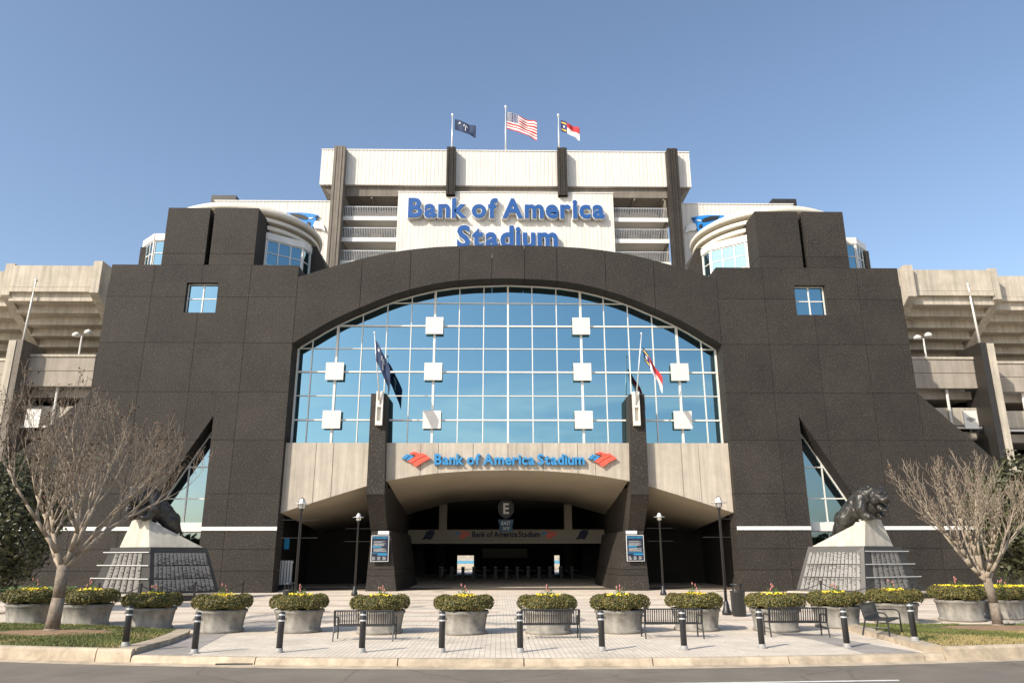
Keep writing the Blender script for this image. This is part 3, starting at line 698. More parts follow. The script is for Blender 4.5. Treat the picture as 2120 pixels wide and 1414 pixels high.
# wing logos
for s in (-1, 1):
    lg = thing('cat_head_emblem', 'blue and black cat-head emblem on the white wing wall ' + ('by the tree-side tower' if s < 0 else 'above the statue-side tower'), 'emblem', (s * 18, 61, 30))
    lg['label'] = 'pale blue cat-head emblem on the white wall left of the big sign' if s < 0 else 'bright blue cat-head emblem on the white wall right of the big sign'
    q = lambda P: [(s * (15.9 + (a - 560) * .0055), 31.35 - (b - 360) * .0062) for a, b in P]
    for P, m, y in (([(690, 400), (800, 375), (960, 360), (1200, 362), (1350, 420), (1250, 560), (1000, 640), (800, 640), (760, 560), (735, 480)], 'logoblue', 60.8),
                    ([(700, 405), (752, 420), (728, 455)], 'black', 60.77), ([(850, 440), (900, 410), (1000, 380), (1150, 372), (1100, 430), (930, 470), (860, 475)], 'black', 60.77),
                    ([(800, 520), (860, 500), (850, 560), (800, 575)], 'black', 60.77), ([(760, 440), (830, 440), (845, 462), (790, 458)], 'pw', 60.75),
                    ([(560, 650), (600, 540), (650, 500), (738, 490), (762, 565), (735, 605), (640, 608)], 'pw', 60.78)):
        prism('emblem_plate', q(P), y, y + .19, m, lg)

# ------------------------------------------------------------------ flags
def flagcol(kind):
    def us(u, v):
        if u < .42 and v > .46:
            return 'fl_white' if ((int(u * 34) + int(v * 30)) % 2 == 0 and int(u * 34) % 2 == 1) else 'fl_blue'
        return 'fl_red' if int(v * 12.99) % 2 == 0 else 'fl_white'
    def sc(u, v):
        if (u - .2) ** 2 * 2.2 + (v - .76) ** 2 < .012 and (u - .17) ** 2 * 2.2 + (v - .80) ** 2 > .010: return 'fl_white'
        if abs(u - .52) < .022 and .22 < v < .6: return 'fl_white'
        if ((u - .52) * 1.5) ** 2 + (v - .66) ** 2 < .022 and (math.sin(math.atan2(v - .66, u - .52) * 7) > -.25): return 'fl_white'
        return 'fl_teal'
    def nc(u, v):
        if u < .36:
            if ((u - .18) * 1.5) ** 2 + (v - .5) ** 2 < .008: return 'fl_white'
            if abs(abs(v - .5) - .30) < .05 and .05 < u < .31: return 'fl_gold'
            return 'fl_blue'
        return 'fl_red' if v > .5 else 'fl_white'
    return dict(us=us, sc=sc, nc=nc)[kind]
def flagcloth(kind, P0, W, H, droop, parent, fold=.12, hang=0.0, ang=0.0):
    fn = flagcol(kind); nu, nv = 48, 30; v = []; f = []; mm = []; ms = ['fl_white', 'fl_red', 'fl_blue', 'fl_teal', 'fl_gold']
    for j in range(nv + 1):
        for i in range(nu + 1):
            u = i / nu; t = j / nv
            x = W * u * (1 - hang * .75); z = -H * (1 - t) - droop * u ** 1.3 * W
            y = fold * math.sin(u * 9 + t * 2.2) * u ** .7 + fold * .5 * math.sin(u * 15 - t * 3) * u
            z += fold * .35 * math.sin(u * 8 + 1.0) * u; x -= fold * .4 * (1 - math.cos(u * 7)) * .3
            z *= 1.0; x += (1 - t) * hang * .18 * W * (1 - u)
            ca, sa = math.cos(ang), math.sin(ang)
            v.append((P0[0] + x * ca - y * sa, P0[1] + x * sa + y * ca, P0[2] + z))
    for j in range(nv):
        for i in range(nu):
            a = j * (nu + 1) + i; f.append((a, a + 1, a + nu + 2, a + nu + 1)); mm.append(ms.index(fn((i + .5) / nu, (j + .5) / nv)))
    return mk('flag', v, f, ms, parent, True, mm)
for kind, x, zt, lab in (('sc', -4.9, 40.95, 'roof flagpole flying a dark blue flag with white crescent'), ('us', -.02, 41.85, 'tallest roof flagpole flying a flag of stars and stripes'), ('nc', 4.82, 41.0, 'roof flagpole flying a red, white and blue flag')):
    fp_ = thing('flagpole', lab, 'flagpole', (x, 60.2, 37.15), 'flagpoles on the roof')
    mk('pole', *tubeg((x, 60.2, 36.8), (x, 60.2, zt - .1), .085, .05, 10), 'aluminium', fp_, True)
    mk('finial', *latheg([(.02, zt - .2), (.1, zt - .12), (.12, zt), (.1, zt + .1), (.02, zt + .16)], 12, (x, 60.2)), 'aluminium', fp_, True)
    if kind == 'us': flagcloth('us', (x + .1, 60.2, zt - .55), 2.75, 1.75, .42, fp_, .16)
    elif kind == 'sc': flagcloth('sc', (x + .22, 60.2, zt - .45), 1.95, 1.1, .42, fp_, .13)
    else: flagcloth('nc', (x + .2, 60.2, zt - .5), 1.7, 1.15, .55, fp_, .13)
for s, kind, lab in ((-1, 'sc', 'leaning flagpole with a drooping navy flag on the pier beside the dark banner reflection'), (1, 'nc', 'leaning flagpole with a red and white flag drooping over the entrance pier')):
    A = Vector((s * 7.58, 43.55, 10.7)); B = Vector((s * 7.95, 42.6, 14.75))
    fp_ = thing('flagpole', lab, 'flagpole', tuple(A), 'flagpoles on the entrance piers')
    mk('pole', *tubeg(A, B, .045, .03, 8), 'aluminium', fp_, True)
    mk('finial', *latheg([(.01, B.z), (.06, B.z + .04), (.07, B.z + .1), (.01, B.z + .16)], 10, (B.x, B.y)), 'aluminium', fp_, True)
    if s < 0: flagcloth('sc', (B.x + .05, B.y + .05, B.z - .35), 1.5, 1.35, 1.25, fp_, .1, .45)
    else: flagcloth('nc', (B.x + .02, B.y + .05, B.z - .75), 1.45, .85, 1.35, fp_, .14, .35)

# ------------------------------------------------------------------ stadium bowl left and right
for s in (-1, 1):
    bl = thing('stadium_bowl', 'raking concrete stadium stand ' + ('left of the gatehouse beyond the pod-bearing tree' if s < 0 else 'right of the gatehouse beyond the pale tree'), 'stand', (s * 33, 52, 0))
    X = lambda a, b: (min(s * a, s * b), max(s * a, s * b))
    for k, (xa, xb, dy) in enumerate(((30.5, 36.4, 0), (37.0, 43.4, 1.2), (44, 50, 3.4))):
        box('parapet_panel', *X(xa, xb), 52 + dy, 52.35 + dy, 21.05, 22.72, 'bowl', bl); box('parapet_panel', *X(xa, xb), 51.97 + dy, 52.32 + dy, 20.68, 21.02, 'bowl', bl)
        for i in range(8):
            y0 = 52.3 + dy + i * 1.05; z0 = 20.72 - i * .58
            box('seating_step', *X(xa - .1, xb + .1), y0, y0 + 1.12, z0 - .66, z0, 'bowl', bl)
        # concourse parapets below
        yb = 53 + dy
        box('concourse_beam', *X(xa - .6, xb - 1.6), yb, yb + .5, 15.0, 16.0, 'bowl_dark', bl); box('concourse_beam', *X(xa - .6, xb - 1.6), yb + .03, yb + .5, 13.85, 14.97, 'bowl_dark', bl)
        box('beam_coping', *X(xa - .65, xb - 1.55), yb - .08, yb + .6, 16.02, 16.2, 'bowl', bl)
        box('lower_parapet', *X(xa - 2.5, xb - 1.6), yb + .6, yb + 1.0, 11.2, 12.5, 'bowl', bl)
        box('pipe_rail', *X(xa - 2.5, xb - 1.6), yb + .3, yb + .42, 10.9, 11.06, 'whitemetal', bl)
        box('concourse_floor', *X(xa - 2.5, xb), yb + .9, 66, 13.2, 13.8, 'bowl_dark', bl); box('concourse_floor', *X(xa - 2.5, xb), yb + 1.1, 66, 10.2, 10.8, 'bowl_dark', bl)
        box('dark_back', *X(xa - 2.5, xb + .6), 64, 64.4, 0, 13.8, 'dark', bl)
        box('concourse_wall', *X(xa - 1.5, xb + .6), 61.5 + dy * .3, 61.9 + dy * .3, 13.8, 20.5, 'bowl', bl)
        g = MB(); g.add(prismg([(s * (xa + 2.2 + 1.5 * math.cos(a * .2618)), 16.6 + 1.9 * math.sin(a * .2618)) for a in range(0, 13)], 61.3 + dy * .3, 61.45 + dy * .3)); g.mk('arched_opening', 'dark', bl)
        # steel post and column with flag pole base
        mk('steel_post', *tubeg((s * (xa + 2.0), yb + .45, 10.9), (s * (xa + 2.0), yb + .45, 13.9), .1, .1, 8), 'whitemetal', bl)
        xc = xb - 1.25
        box('column', *X(xc - .55, xc - .1), yb - 1.1, yb + 1.6, 0, 17.0, 'granite_dark' if s > 0 else 'column', bl); box('column_face', *X(xc - .09, xc + .42), yb - 1.15, yb + 1.6, 0, 16.95, 'bowl', bl)
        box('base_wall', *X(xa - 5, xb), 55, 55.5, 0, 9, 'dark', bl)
    for xr, dy in ((29.95, 0), (36.7, .6), (43.7, 2.2)):
        v = []
        for xx in (xr - .32, xr + .32): v += [(s * xx, 51.5 + dy, 22.9), (s * xx, 51.5 + dy, 20.45), (s * xx, 61.5 + dy, 14.4), (s * xx, 61.5 + dy, 17.5), (s * xx, 53 + dy, 22.9)]
        mk('raker_beam', v, [tuple(range(5)), tuple(range(5, 10))] + [(i, (i + 1) % 5, (i + 1) % 5 + 5, i + 5) for i in range(5)], 'bowl', bl)
    # bare pole on the column
    fp_ = thing('flagpole', 'bare white flagpole without a flag on the ' + ('left' if s < 0 else 'right') + ' stand column', 'flagpole', (s * 34.75, 52.2, 16.9), 'bare flagpoles on stand columns')
    mk('pole', *tubeg((s * 34.8, 52.2, 16.8), (s * 34.55, 52.0, 21.5), .1, .055, 8), 'whitemetal', fp_, True)
    mk('finial', *latheg([(.02, 21.45), (.09, 21.52), (.09, 21.6), (.02, 21.68)], 10, (s * 34.55, 52.0)), 'whitemetal', fp_, True)
    # twin floodlights on the concourse
    fl = thing('twin_light', 'white twin-headed light on the concourse ' + ('left' if s < 0 else 'right') + ' of the gatehouse', 'light', (s * 31.3, 53.2, 16.2))
    mk('post', *tubeg((s * 31.3, 53.3, 16.2), (s * 31.3, 53.3, 17.7), .07, .06, 8), 'whitemetal', fl)
    for dx in (-.42, .42):
        mk('lamp_head', *latheg([(.02, 17.62 + .2 * (dx > 0)), (.28, 17.66 + .2 * (dx > 0)), (.26, 17.85 + .2 * (dx > 0)), (.1, 17.98 + .2 * (dx > 0)), (.01, 18.0 + .2 * (dx > 0))], 14, (s * 31.3 + dx, 53.3)), 'whitemetal', fl, True)
    bn = box('hanging_sign', *X(32.75, 33.75), 52.35, 52.42, 10.75, 12.05, 'white'); tag(bn, 'small white hanging sign panel ' + ('behind the pod-bearing tree' if s < 0 else 'with a grey striped emblem by the right stand'), 'sign')
    if s > 0: poly3([(P, 'grey') for P, m in FLAG], 33.25, 11.4, .0028, 52.31, .03, bn)

# ------------------------------------------------------------------ plinths and panther statues
def lerp(a, b, t): return tuple(a[i] + (b[i] - a[i]) * t for i in range(3))
for s in (-1, 1):
    pl = thing('statue_plinth', 'engraved granite plinth with pale stone cap carrying the ' + ('statue behind the pod-bearing tree' if s < 0 else 'clearly visible bronze cat'), 'plinth', (s * 17, 37.5, gz(37)))
    Lo = [(14.05, 38.3, .42), (16.5, 36.2, .42), (20.05, 37.9, .42), (17.6, 40, .42)]
    Hi = [(14.8, 38.1, 2.5), (16.85, 36.55, 2.5), (19.25, 37.7, 2.5), (17.2, 39.4, 2.5)]
    mm = lambda P: [(s * x, y, z) for x, y, z in P]
    F6 = boxg(0, 1, 0, 1, 0, 1)[1]
    mk('plinth_body', mm(Lo) + mm(Hi), F6, 'granite_dark', pl)
    mk('plinth_base', mm([(13.7, 38.4, 0), (16.4, 35.8, 0), (20.6, 37.8, 0), (17.9, 40.4, 0)]) + mm([(13.7, 38.4, .33), (16.4, 35.8, .33), (20.6, 37.8, .33), (17.9, 40.4, .33)]), F6, 'granite_dark', pl)
    mk('base_ledge', mm([(13.65, 38.4, .335), (16.4, 35.74, .335), (20.66, 37.8, .335), (17.9, 40.4, .335)]) + mm([(13.65, 38.4, .415), (16.4, 35.74, .415), (20.66, 37.8, .415), (17.9, 40.4, .415)]), F6, 'concrete', pl)
    capL = [(15.0, 38.1, 2.51), (16.95, 36.65, 2.51), (18.85, 37.7, 2.51), (17.1, 39.2, 2.51)]
    capH = [(15.6, 38.2, 2.75), (17.3, 37.0, 3.78), (18.35, 37.6, 3.8), (17.1, 38.9, 3.3)]
    mk('stone_cap', mm(capL) + mm(capH), F6, 'capstone', pl)
    for (a, b, n, r) in ((0, 1, 14, .05), (1, 2, 6, .16)):      # two engraved faces
        A0, B0, A1, B1 = Lo[a], Lo[b], Hi[a], Hi[b]
        e = (Vector(B0) - Vector(A0)).cross(Vector(A1) - Vector(A0)).normalized()
        if e.y > 0: e = -e
        for i in range(n):
            for j in range(3):
                t0 = .06 + .88 * i / n if a == 0 else .17 + .66 * i / n; t1 = t0 + (.88 if a == 0 else .66) / n * .84
                w0 = .04 + .285 * j; w1 = w0 + .262
                q = []
                for t, ww in ((t0, w0), (t1, w0), (t1, w1), (t0, w1)):
                    p = Vector(lerp(lerp(A0, B0, t), lerp(A1, B1, t), ww)); q.append(p)
                v = [tuple(p + e * .03) for p in q] + [tuple(p) for p in q]
                mk('name_panel', mm(v), F6, 'panel_name', pl)
        if a == 1:
            for j in range(3):
                ww = .32 + .285 * j; pA = Vector(lerp(lerp(A0, B0, .0), lerp(A1, B1, .0), ww)); pB = Vector(lerp(lerp(A0, B0, 1.1), lerp(A1, B1, 1.1), ww))
                mk('metal_bar', *[mm(tubeg(pA + e * .07, pB + e * .07, .028, .028, 4)[0]), tubeg(pA, pB, 1, 1, 4)[1]], 'silver', pl)
    # statue: one continuous body from blended volumes
    g = MB()
    def ball(c, r, sc=(1, 1, 1)):
        bm = bmesh.new(); bmesh.ops.create_icosphere(bm, subdivisions=2, radius=1)
        cc = (17.72 + (c[0] - 17.9) * .74, c[1], 3.8 + (c[2] - 3.8) * 1.05)
        V = [(s * (cc[0] + q.co.x * r * sc[0]), cc[1] + q.co.y * r * sc[1], cc[2] + q.co.z * r * sc[2]) for q in bm.verts]; F = [tuple(x.index for x in f.verts) for f in bm.faces]; bm.free(); g.add((V, F))
    def limb(pts):
        for (p, r), (q, r2) in zip(pts, pts[1:]):
            for k in range(7):
                t = k / 6; ball(tuple(p[i] + (q[i] - p[i]) * t for i in range(3)), r + (r2 - r) * t)
    # haunches low behind, hump of the shoulders, big head thrust forward and down
    limb([((16.45, 37.9, 3.72), .42), ((16.85, 37.75, 4.1), .48), ((17.3, 37.5, 4.5), .52), ((17.72, 37.25, 4.85), .52), ((18.0, 36.95, 4.85), .46)])   # back and neck
    limb([((17.1, 37.5, 4.15), .42), ((17.6, 37.2, 4.3), .42), ((18.0, 37.1, 4.3), .36)])      # chest and belly
    ball((18.1, 36.72, 4.8), .47, (1, .95, .95)); ball((18.15, 36.5, 4.78), .38)                # skull
    ball((18.22, 36.2, 4.6), .25, (1.15, 1, .72)); ball((18.22, 36.0, 4.66), .11, (1.3, 1, .8))  # muzzle, nose
    ball((18.08, 36.15, 4.55), .14); ball((18.38, 36.15, 4.55), .14)                             # whisker pads
    ball((18.22, 36.3, 4.13), .2, (1.0, 1.25, .5)); ball((18.05, 36.5, 4.25), .17); ball((18.38, 36.52, 4.25), .17)   # dropped jaw
    ball((18.12, 36.05, 4.36), .045, (.7, .7, 2.0)); ball((18.34, 36.05, 4.36), .045, (.7, .7, 2.0))   # fangs
    ball((17.72, 36.72, 5.18), .15, (1, .6, 1)); ball((18.5, 36.75, 5.16), .15, (1, .6, 1))      # ears
    ball((18.0, 36.2, 4.92), .1, (1.5, 1, .6)); ball((18.4, 36.22, 4.92), .1, (1.5, 1, .6))      # brows
    ball((17.82, 36.55, 4.6), .22); ball((18.5, 36.6, 4.6), .2)                                  # cheeks
    limb([((17.35, 37.15, 4.7), .38), ((17.1, 36.95, 4.25), .3), ((17.2, 36.9, 3.98), .22), ((17.48, 36.72, 3.86), .18)])    # near front leg
    limb([((18.2, 37.3, 4.5), .34), ((18.45, 37.3, 4.15), .25), ((18.4, 37.1, 3.95), .19), ((18.36, 36.9, 3.88), .17)])
    for k in range(4): ball((17.36 + k * .1, 36.62, 3.85), .08); ball((18.22 + k * .09, 36.8, 3.87), .075)
    limb([((16.42, 38.0, 3.8), .42), ((16.3, 38.0, 3.5), .34), ((16.25, 38.25, 3.3), .22), ((16.4, 38.1, 3.2), .16)])      # hind leg
    limb([((16.7, 38.3, 3.75), .36), ((16.55, 38.4, 3.4), .26), ((16.5, 38.3, 3.1), .17)])
    limb([((16.2, 38.4, 3.6), .11), ((16.05, 38.6, 3.25), .08), ((16.1, 38.7, 2.95), .06)])                                  # tail
    st = g.mk('panther_statue', 'bronze', None, True)
    rm = st.modifiers.new('blend', 'REMESH'); rm.mode = 'VOXEL'; rm.voxel_size = .034; rm.use_smooth_shade = True
    sm = st.modifiers.new('smooth', 'SMOOTH'); sm.factor = .5; sm.iterations = 2
    tx = bpy.data.textures.new('muscle', 'CLOUDS'); tx.noise_scale = .28; tx.noise_depth = 3
    dp = st.modifiers.new('surface', 'DISPLACE'); dp.texture = tx; dp.strength = .09; dp.texture_coords = 'LOCAL'
    tag(st, 'bronze snarling panther crouching on the plinth ' + ('partly hidden by bare branches' if s < 0 else 'in clear view on the right'), 'statue', 'bronze panthers')
# chains and posts round the plinths
for s in (-1, 1):
    P = [(13.0, 38.5), (14.6, 36.6), (16.3, 34.9), (18.6, 35.8), (20.9, 37.0), (22.6, 37.8)]
    for i, (x, y) in enumerate(P):
        po = mk('chain_post', *latheg([(.05, gz(y)), (.05, .85), (.065, .87), (.065, .93), (.02, .96)], 8, (s * x, y)), 'blackmetal')
        tag(po, ['first', 'second', 'third', 'fourth', 'fifth', 'sixth'][i if s > 0 else 5 - i] + ' black chain post from the left at the ' + ('plinth behind the pod-bearing tree' if s < 0 else 'plinth of the clearly visible bronze cat'), 'post', 'chain posts left' if s < 0 else 'chain posts right')
        if i < len(P) - 1:
            q = P[i + 1]; pts = [(s * (x + (q[0] - x) * t / 10), y + (q[1] - y) * t / 10, .85 - .34 * (1 - (t / 5 - 1) ** 2)) for t in range(11)]
            ch = mk('chain', *pathg(pts, .018, 5), 'blackmetal'); tag(ch, ['first', 'second', 'third', 'fourth', 'fifth'][i if s > 0 else 4 - i] + ' sagging chain from the left at the ' + ('plinth behind the pod-bearing tree' if s < 0 else 'plinth of the clearly visible bronze cat'), 'chain', 'chains left' if s < 0 else 'chains right')

# ------------------------------------------------------------------ posters and hanging sign
for s in (-1, 1):
    x0, x1 = (-7.96, -6.94) if s < 0 else (6.94, 7.96)
    po = thing('notice_board', 'navy notice board with blue headings on the ' + ('pier left' if s < 0 else 'pier right') + ' of the entrance', 'notice board', ((x0 + x1) / 2, 45.3, 1.78))
    box('board', x0, x1, 45.16, 45.22, 1.78, 3.25, 'pw', po); box('print_area', x0 + .03, x1 - .03, 45.152, 45.162, 1.81, 3.22, 'posterbg', po)
    lettering('FAN CODE OF CONDUCT', x0 + .07, x1 - .07, 3.07, .1, 45.14, .01, po, 'posterblue', .03, .06)
    g = MB()
    for z in (2.9, 2.86, 2.78, 2.74, 2.7, 2.66, 2.5, 2.46, 2.42, 2.38, 2.34): g.box(x0 + .1 + random.uniform(0, .06), x1 - .1 - random.uniform(0, .3), 45.14, 45.15, z, z + .011)
    for i in range(3):
        for z in (1.88, 1.93, 1.98, 2.03): g.box(x0 + .09 + i * .3, x0 + .3 + i * .3 - random.uniform(0, .08), 45.14, 45.15, z, z + .014)
    g.mk('small_print', 'pw', po)
    g = MB(); g.box(x0 + .08, x0 + .6, 45.14, 45.15, 2.57, 2.63); g.box(x0 + .08, x1 - .08, 45.14, 45.15, 2.24, 2.27); g.box(x0 + .4, x1 - .08, 45.14, 45.15, 2.13, 2.2); g.mk('print_heading', 'posterblue', po)
es = thing('hanging_gate_sign', 'hanging shield sign with a big E above the entrance', 'sign', (0, 55.2, 4))
prism('shield', [(-.02 + x, z) for x, z in ((-.35, 5.95), (.35, 5.95), (.58, 5.6), (.55, 5.1), (.3, 4.8), (0, 4.66), (-.3, 4.8), (-.55, 5.1), (-.58, 5.6))], 55.2, 55.3, 'black', es)
lettering('E', -.22, .2, 5.02, .72, 55.12, .06, es, 'pw', .03)
prism('name_plate', [(-.6, 4.6), (.56, 4.6), (.42, 4.1), (.5, 3.75), (-.54, 3.75), (-.46, 4.1)], 55.2, 55.28, 'signblue_shaded', es)
lettering('EAST', -.33, .3, 4.22, .26, 55.14, .05, es, 'pw', .01)
lettering('GATE', -.25, .22, 3.88, .2, 55.14, .05, es, 'pw', .01)
mk('hanger', *tubeg((-.02, 55.25, 5.9), (-.02, 55.25, 6.4), .03, .03, 6), 'blackmetal', es)
# turnstiles
for i in range(13):
    x = -5.4 + i * .92
    t = thing('turnstile', 'dark turnstile deep inside the entrance, ' + ['first', 'second', 'third', 'fourth', 'fifth', 'sixth', 'seventh', 'eighth', 'ninth', 'tenth', 'eleventh', 'twelfth', 'thirteenth'][i] + ' from the left', 'turnstile', (x, 66, gz(66)), 'turnstiles in the entrance')
    box('housing', x - .12, x + .12, 65.6, 66.6, gz(66), 1.15, 'black', t); box('top_plate', x - .13, x + .13, 65.58, 66.62, 1.152, 1.2, 'grey', t)
    mk('arm', *tubeg((x + .12, 66, .95), (x + .62, 66, .85), .025, .025, 6), 'grey', t)
gt = thing('folding_gate', 'white slatted folding gate beside the left tower', 'gate', (-13.4, 47, .1))
for i in range(6): box('slat', -13.9 + i * .17, -13.78 + i * .17, 47.0, 47.08, .45, 1.84, 'pw', gt)
for z in (.5, 1.72): box('gate_rail', -13.92, -12.9, 47.085, 47.12, z, z + .06, 'pw', gt)

# ------------------------------------------------------------------ street lamps
def lamp():
    t = thing('street_lamp', 'x', 'street lamp', (0, 0, 0), 'black post lamps in front of the entrance')
    mk('base', *latheg([(.17, 0), (.17, .1), (.12, .22), (.085, .42), (.06, .5)], 14), 'blackmetal', t, True, local=True)
    mk('pole', *latheg([(.055, .45), (.045, 3.7), (.075, 3.72), (.075, 3.8), (.05, 3.82)], 12), 'blackmetal', t, True, local=True)
    hd = mk('lamp_head', *latheg([(.1, 3.8), (.13, 3.84), (.13, 3.98), (.125, 4.03), (.09, 4.14), (.02, 4.18)], 14), 'lampglass', t, True, local=True)
    mk('shade', *latheg([(.13, 3.975), (.31, 3.955), (.31, 3.965), (.13, 4.0)], 20), 'aluminium', t, True, local=True)
    g = MB()
    for a in range(4):
        c, q = math.cos(a * 1.5708 + .6), math.sin(a * 1.5708 + .6)
        g.add(pathg([(.14 * c, .14 * q, 3.8), (.14 * c, .14 * q, 4.02), (.09 * c, .09 * q, 4.16), (0, 0, 4.21)], .01, 4))
    g.mk('cage', 'blackmetal', t, local=True)
    for z in (3.38, 2.72): mk('banner_arm', *tubeg((-.68, 0, z), (.68, 0, z), .010, .010, 6), 'blackmetal', t, local=True)
    return t
lp = lamp(); spots = [(-8.05, 29.2, 'black lamp post nearest the left tower, behind the planters'), (7.72, 28.5, 'black lamp post standing beside the litter bin'), (-8.02, 41.0, 'black lamp post in front of the left entrance pier'), (8.04, 40.8, 'black lamp post in front of the right entrance pier')]
for i, (x, y, lab) in enumerate(spots):
    o = lp if i == 0 else copytree(lp, (x, y, gz(y)), 0)
    o.location = (x, y, gz(y)); o['label'] = lab
# ------------------------------------------------------------------ bollards
def bollard():
    t = thing('bollard', 'x', 'bollard', (0, 0, 0), 'black bollards along the kerb')
    mk('post', *latheg([(.072, .02), (.072, .835), (.06, .86), (.03, .87)], 16), 'blackmetal', t, True, local=True)
    mk('base_collar', *latheg([(.12, 0), (.12, .015), (.085, .02), (.083, .085), (.073, .095)], 16), 'grey', t, True, local=True)
    for z in (.66, .785): mk('reflective_band', *latheg([(.074, z), (.076, z + .004), (.076, z + .03), (.074, z + .034)], 16), 'silver', t, True, local=True)
    for q in (-1, 1): mk('chain_eye', *pathg([(q * .072, 0, .70), (q * .095, 0, .685), (q * .11, 0, .71), (q * .095, 0, .735), (q * .072, 0, .72)], .007, 5), 'blackmetal', t, local=True)
    return t
bo = bollard()
ordn = ['first', 'second', 'third', 'fourth', 'fifth', 'sixth', 'seventh', 'eighth', 'ninth', 'tenth', 'eleventh']
for i, (x, y) in enumerate([(-9.06, 18.45), (-7.37, 18.17), (-5.5, 18.25), (-3.63, 18.23), (-1.82, 18.18), (-.04, 18.14), (1.84, 18.33), (3.76, 18.46), (5.66, 18.72), (7.71, 18.8), (9.45, 19.0)]):
    o = bo if i == 0 else copytree(bo, (0, 0, 0))
    o.location = (x, y, .128 if i in (0, 10) else 0.005); o.rotation_euler = (random.gauss(0, .006), random.gauss(0, .006), random.uniform(-.3, .3))
    o['label'] = 'black bollard with white bands, ' + ordn[i] + ' from the left along the kerb'
# ------------------------------------------------------------------ planters
def leafcloud(n, fn, size, mats, seed):
    rnd = random.Random(seed); v = []; f = []; mm = []
    for _ in range(n):
        p, nr, mi = fn(rnd); a = Vector((rnd.gauss(0, 1), rnd.gauss(0, 1), rnd.gauss(0, 1))); d = (Vector(nr) * 1.1 + a * .8).normalized()
        u = d.orthogonal().normalized(); u.rotate(Matrix.Rotation(rnd.uniform(0, 6.28), 3, d)); w_ = d.cross(u); sz = size * rnd.uniform(.6, 1.3)
        P = Vector(p); k = len(v)
        v += [tuple(P - u * sz), tuple(P + w_ * sz * .55 + d * sz * .15), tuple(P + u * sz), tuple(P - w_ * sz * .55 + d * sz * .15)]; f.append((k, k + 1, k + 2, k + 3)); mm.append(mi)
    return v, f, mm
def shrubfn(rnd):
    a = rnd.uniform(0, 6.2832); 
    if rnd.random() < .6: ph = rnd.uniform(-1.0, 1.57)
    else: ph = rnd.uniform(.3, 2.4)
    rt = .21 * (1 + .12 * math.sin(a * 5 + 1) + .1 * math.sin(a * 11)) * rnd.uniform(.86, 1.06); R0 = .575 + .02 * math.sin(a * 3)
    r = R0 + rt * math.cos(ph); z = .78 + rt * math.sin(ph) * .84
    if rnd.random() < .18: r = rnd.uniform(.1, .55); z = .93 + rnd.uniform(-.03, .04); ph = 1.57
    return (r * math.cos(a), r * math.sin(a), z), (math.cos(a) * math.cos(ph), math.sin(a) * math.cos(ph), math.sin(ph)), (1 if rnd.random() < .24 else 0)
def flowerg(rnd, n, rr, z):
    v = []; f = []; 
    for _ in range(n):
        a = rnd.uniform(0, 6.28); r = rr * math.sqrt(rnd.random()); c = Vector((r * math.cos(a), r * math.sin(a), z + rnd.uniform(0, .07))); q = rnd.uniform(.016, .03)
        d = Vector((rnd.gauss(0, .5), rnd.gauss(-.5, .4), .8)).normalized(); u = d.orthogonal().normalized(); w_ = d.cross(u); k = len(v)
        for i in range(6): v.append(tuple(c + (u * math.cos(i * 1.047) + w_ * math.sin(i * 1.047)) * q))
        f.append(tuple(range(k, k + 6)))
    return v, f
protos = []
for k in range(3):
    t = thing('planter', 'x', 'planter', (0, 0, 0), 'round stone planters with clipped shrubs')
    mk('pot', *latheg([(.54, 0), (.60, .0), (.62, .05), (.6, .09), (.575, .1), (.60, .3), (.635, .5), (.665, .52), (.675, .56), (.66, .6), (.6, .605), (.58, .56), (.02, .55)], 36), 'pot', t, True, local=True)
    mk('soil', *latheg([(.58, .565), (.3, .62), (.02, .64)], 24), 'soil', t, True, local=True)
    v, f, mm = leafcloud(9000, shrubfn, .025, None, 40 + k)
    mk('shrub', v, f, ['boxwood', 'boxwood2'], t, False, mm, local=True)
    mk('shrub_core', *latheg([(.5, .62), (.69, .7), (.72, .79), (.64, .88), (.45, .9), (.02, .89)], 24), 'holly', t, True, local=True)
    rnd = random.Random(90 + k)
    v, f = flowerg(rnd, 70 - k * 12, .33, .95); mk('yellow_flowers', v, f, 'yellow', t, local=True)['kind'] = 'stuff'
    g = MB()
    for _ in range(8 + 3 * k):
        x = rnd.gauss(.03, .09); y = rnd.gauss(0, .09); h = rnd.uniform(1.02, 1.2); g.add(tubeg((x, y, .88), (x + rnd.gauss(0, .02), y, h), .006, .004, 4), 0)
        for _ in range(7):
            zz_ = rnd.uniform(.95, h); q = rnd.uniform(.02, .04); a = rnd.uniform(0, 6.28); g.add(([(x, y, zz_), (x + math.cos(a) * q, y + math.sin(a) * q, zz_ + q), (x + math.cos(a + .6) * q * 1.2, y + math.sin(a + .6) * q * 1.2, zz_ + q * .3)], [(0, 1, 2)]), 0)
    g.mk('flower_stems', 'leafgreen', t, local=True)['kind'] = 'stuff'
    g = MB()
    for _ in range(3 + k):
        x = rnd.gauss(.03, .07); y = rnd.gauss(0, .06); z = rnd.uniform(1.08, 1.24); g.add(latheg([(.004, z - .03), (.022, z), (.014, z + .035), (.002, z + .06)], 6, (x, y)))
    g.mk('snapdragon_bloom', 'pink', t, local=True)['kind'] = 'stuff'; protos.append(t)
pls = [(-15.4, 25.45), (-13.45, 25.05), (-11.0, 24.05), (-8.55, 23.1), (-6.3, 23.05), (-3.9, 22.6), (-1.52, 22.4), (.88, 22.42), (2.92, 22.6), (5.25, 23.15), (7.5, 22.9), (9.75, 23.95), (12.2, 25.2), (14.8, 26.0), (16.75, 26.7)]
used = [0, 0, 0]
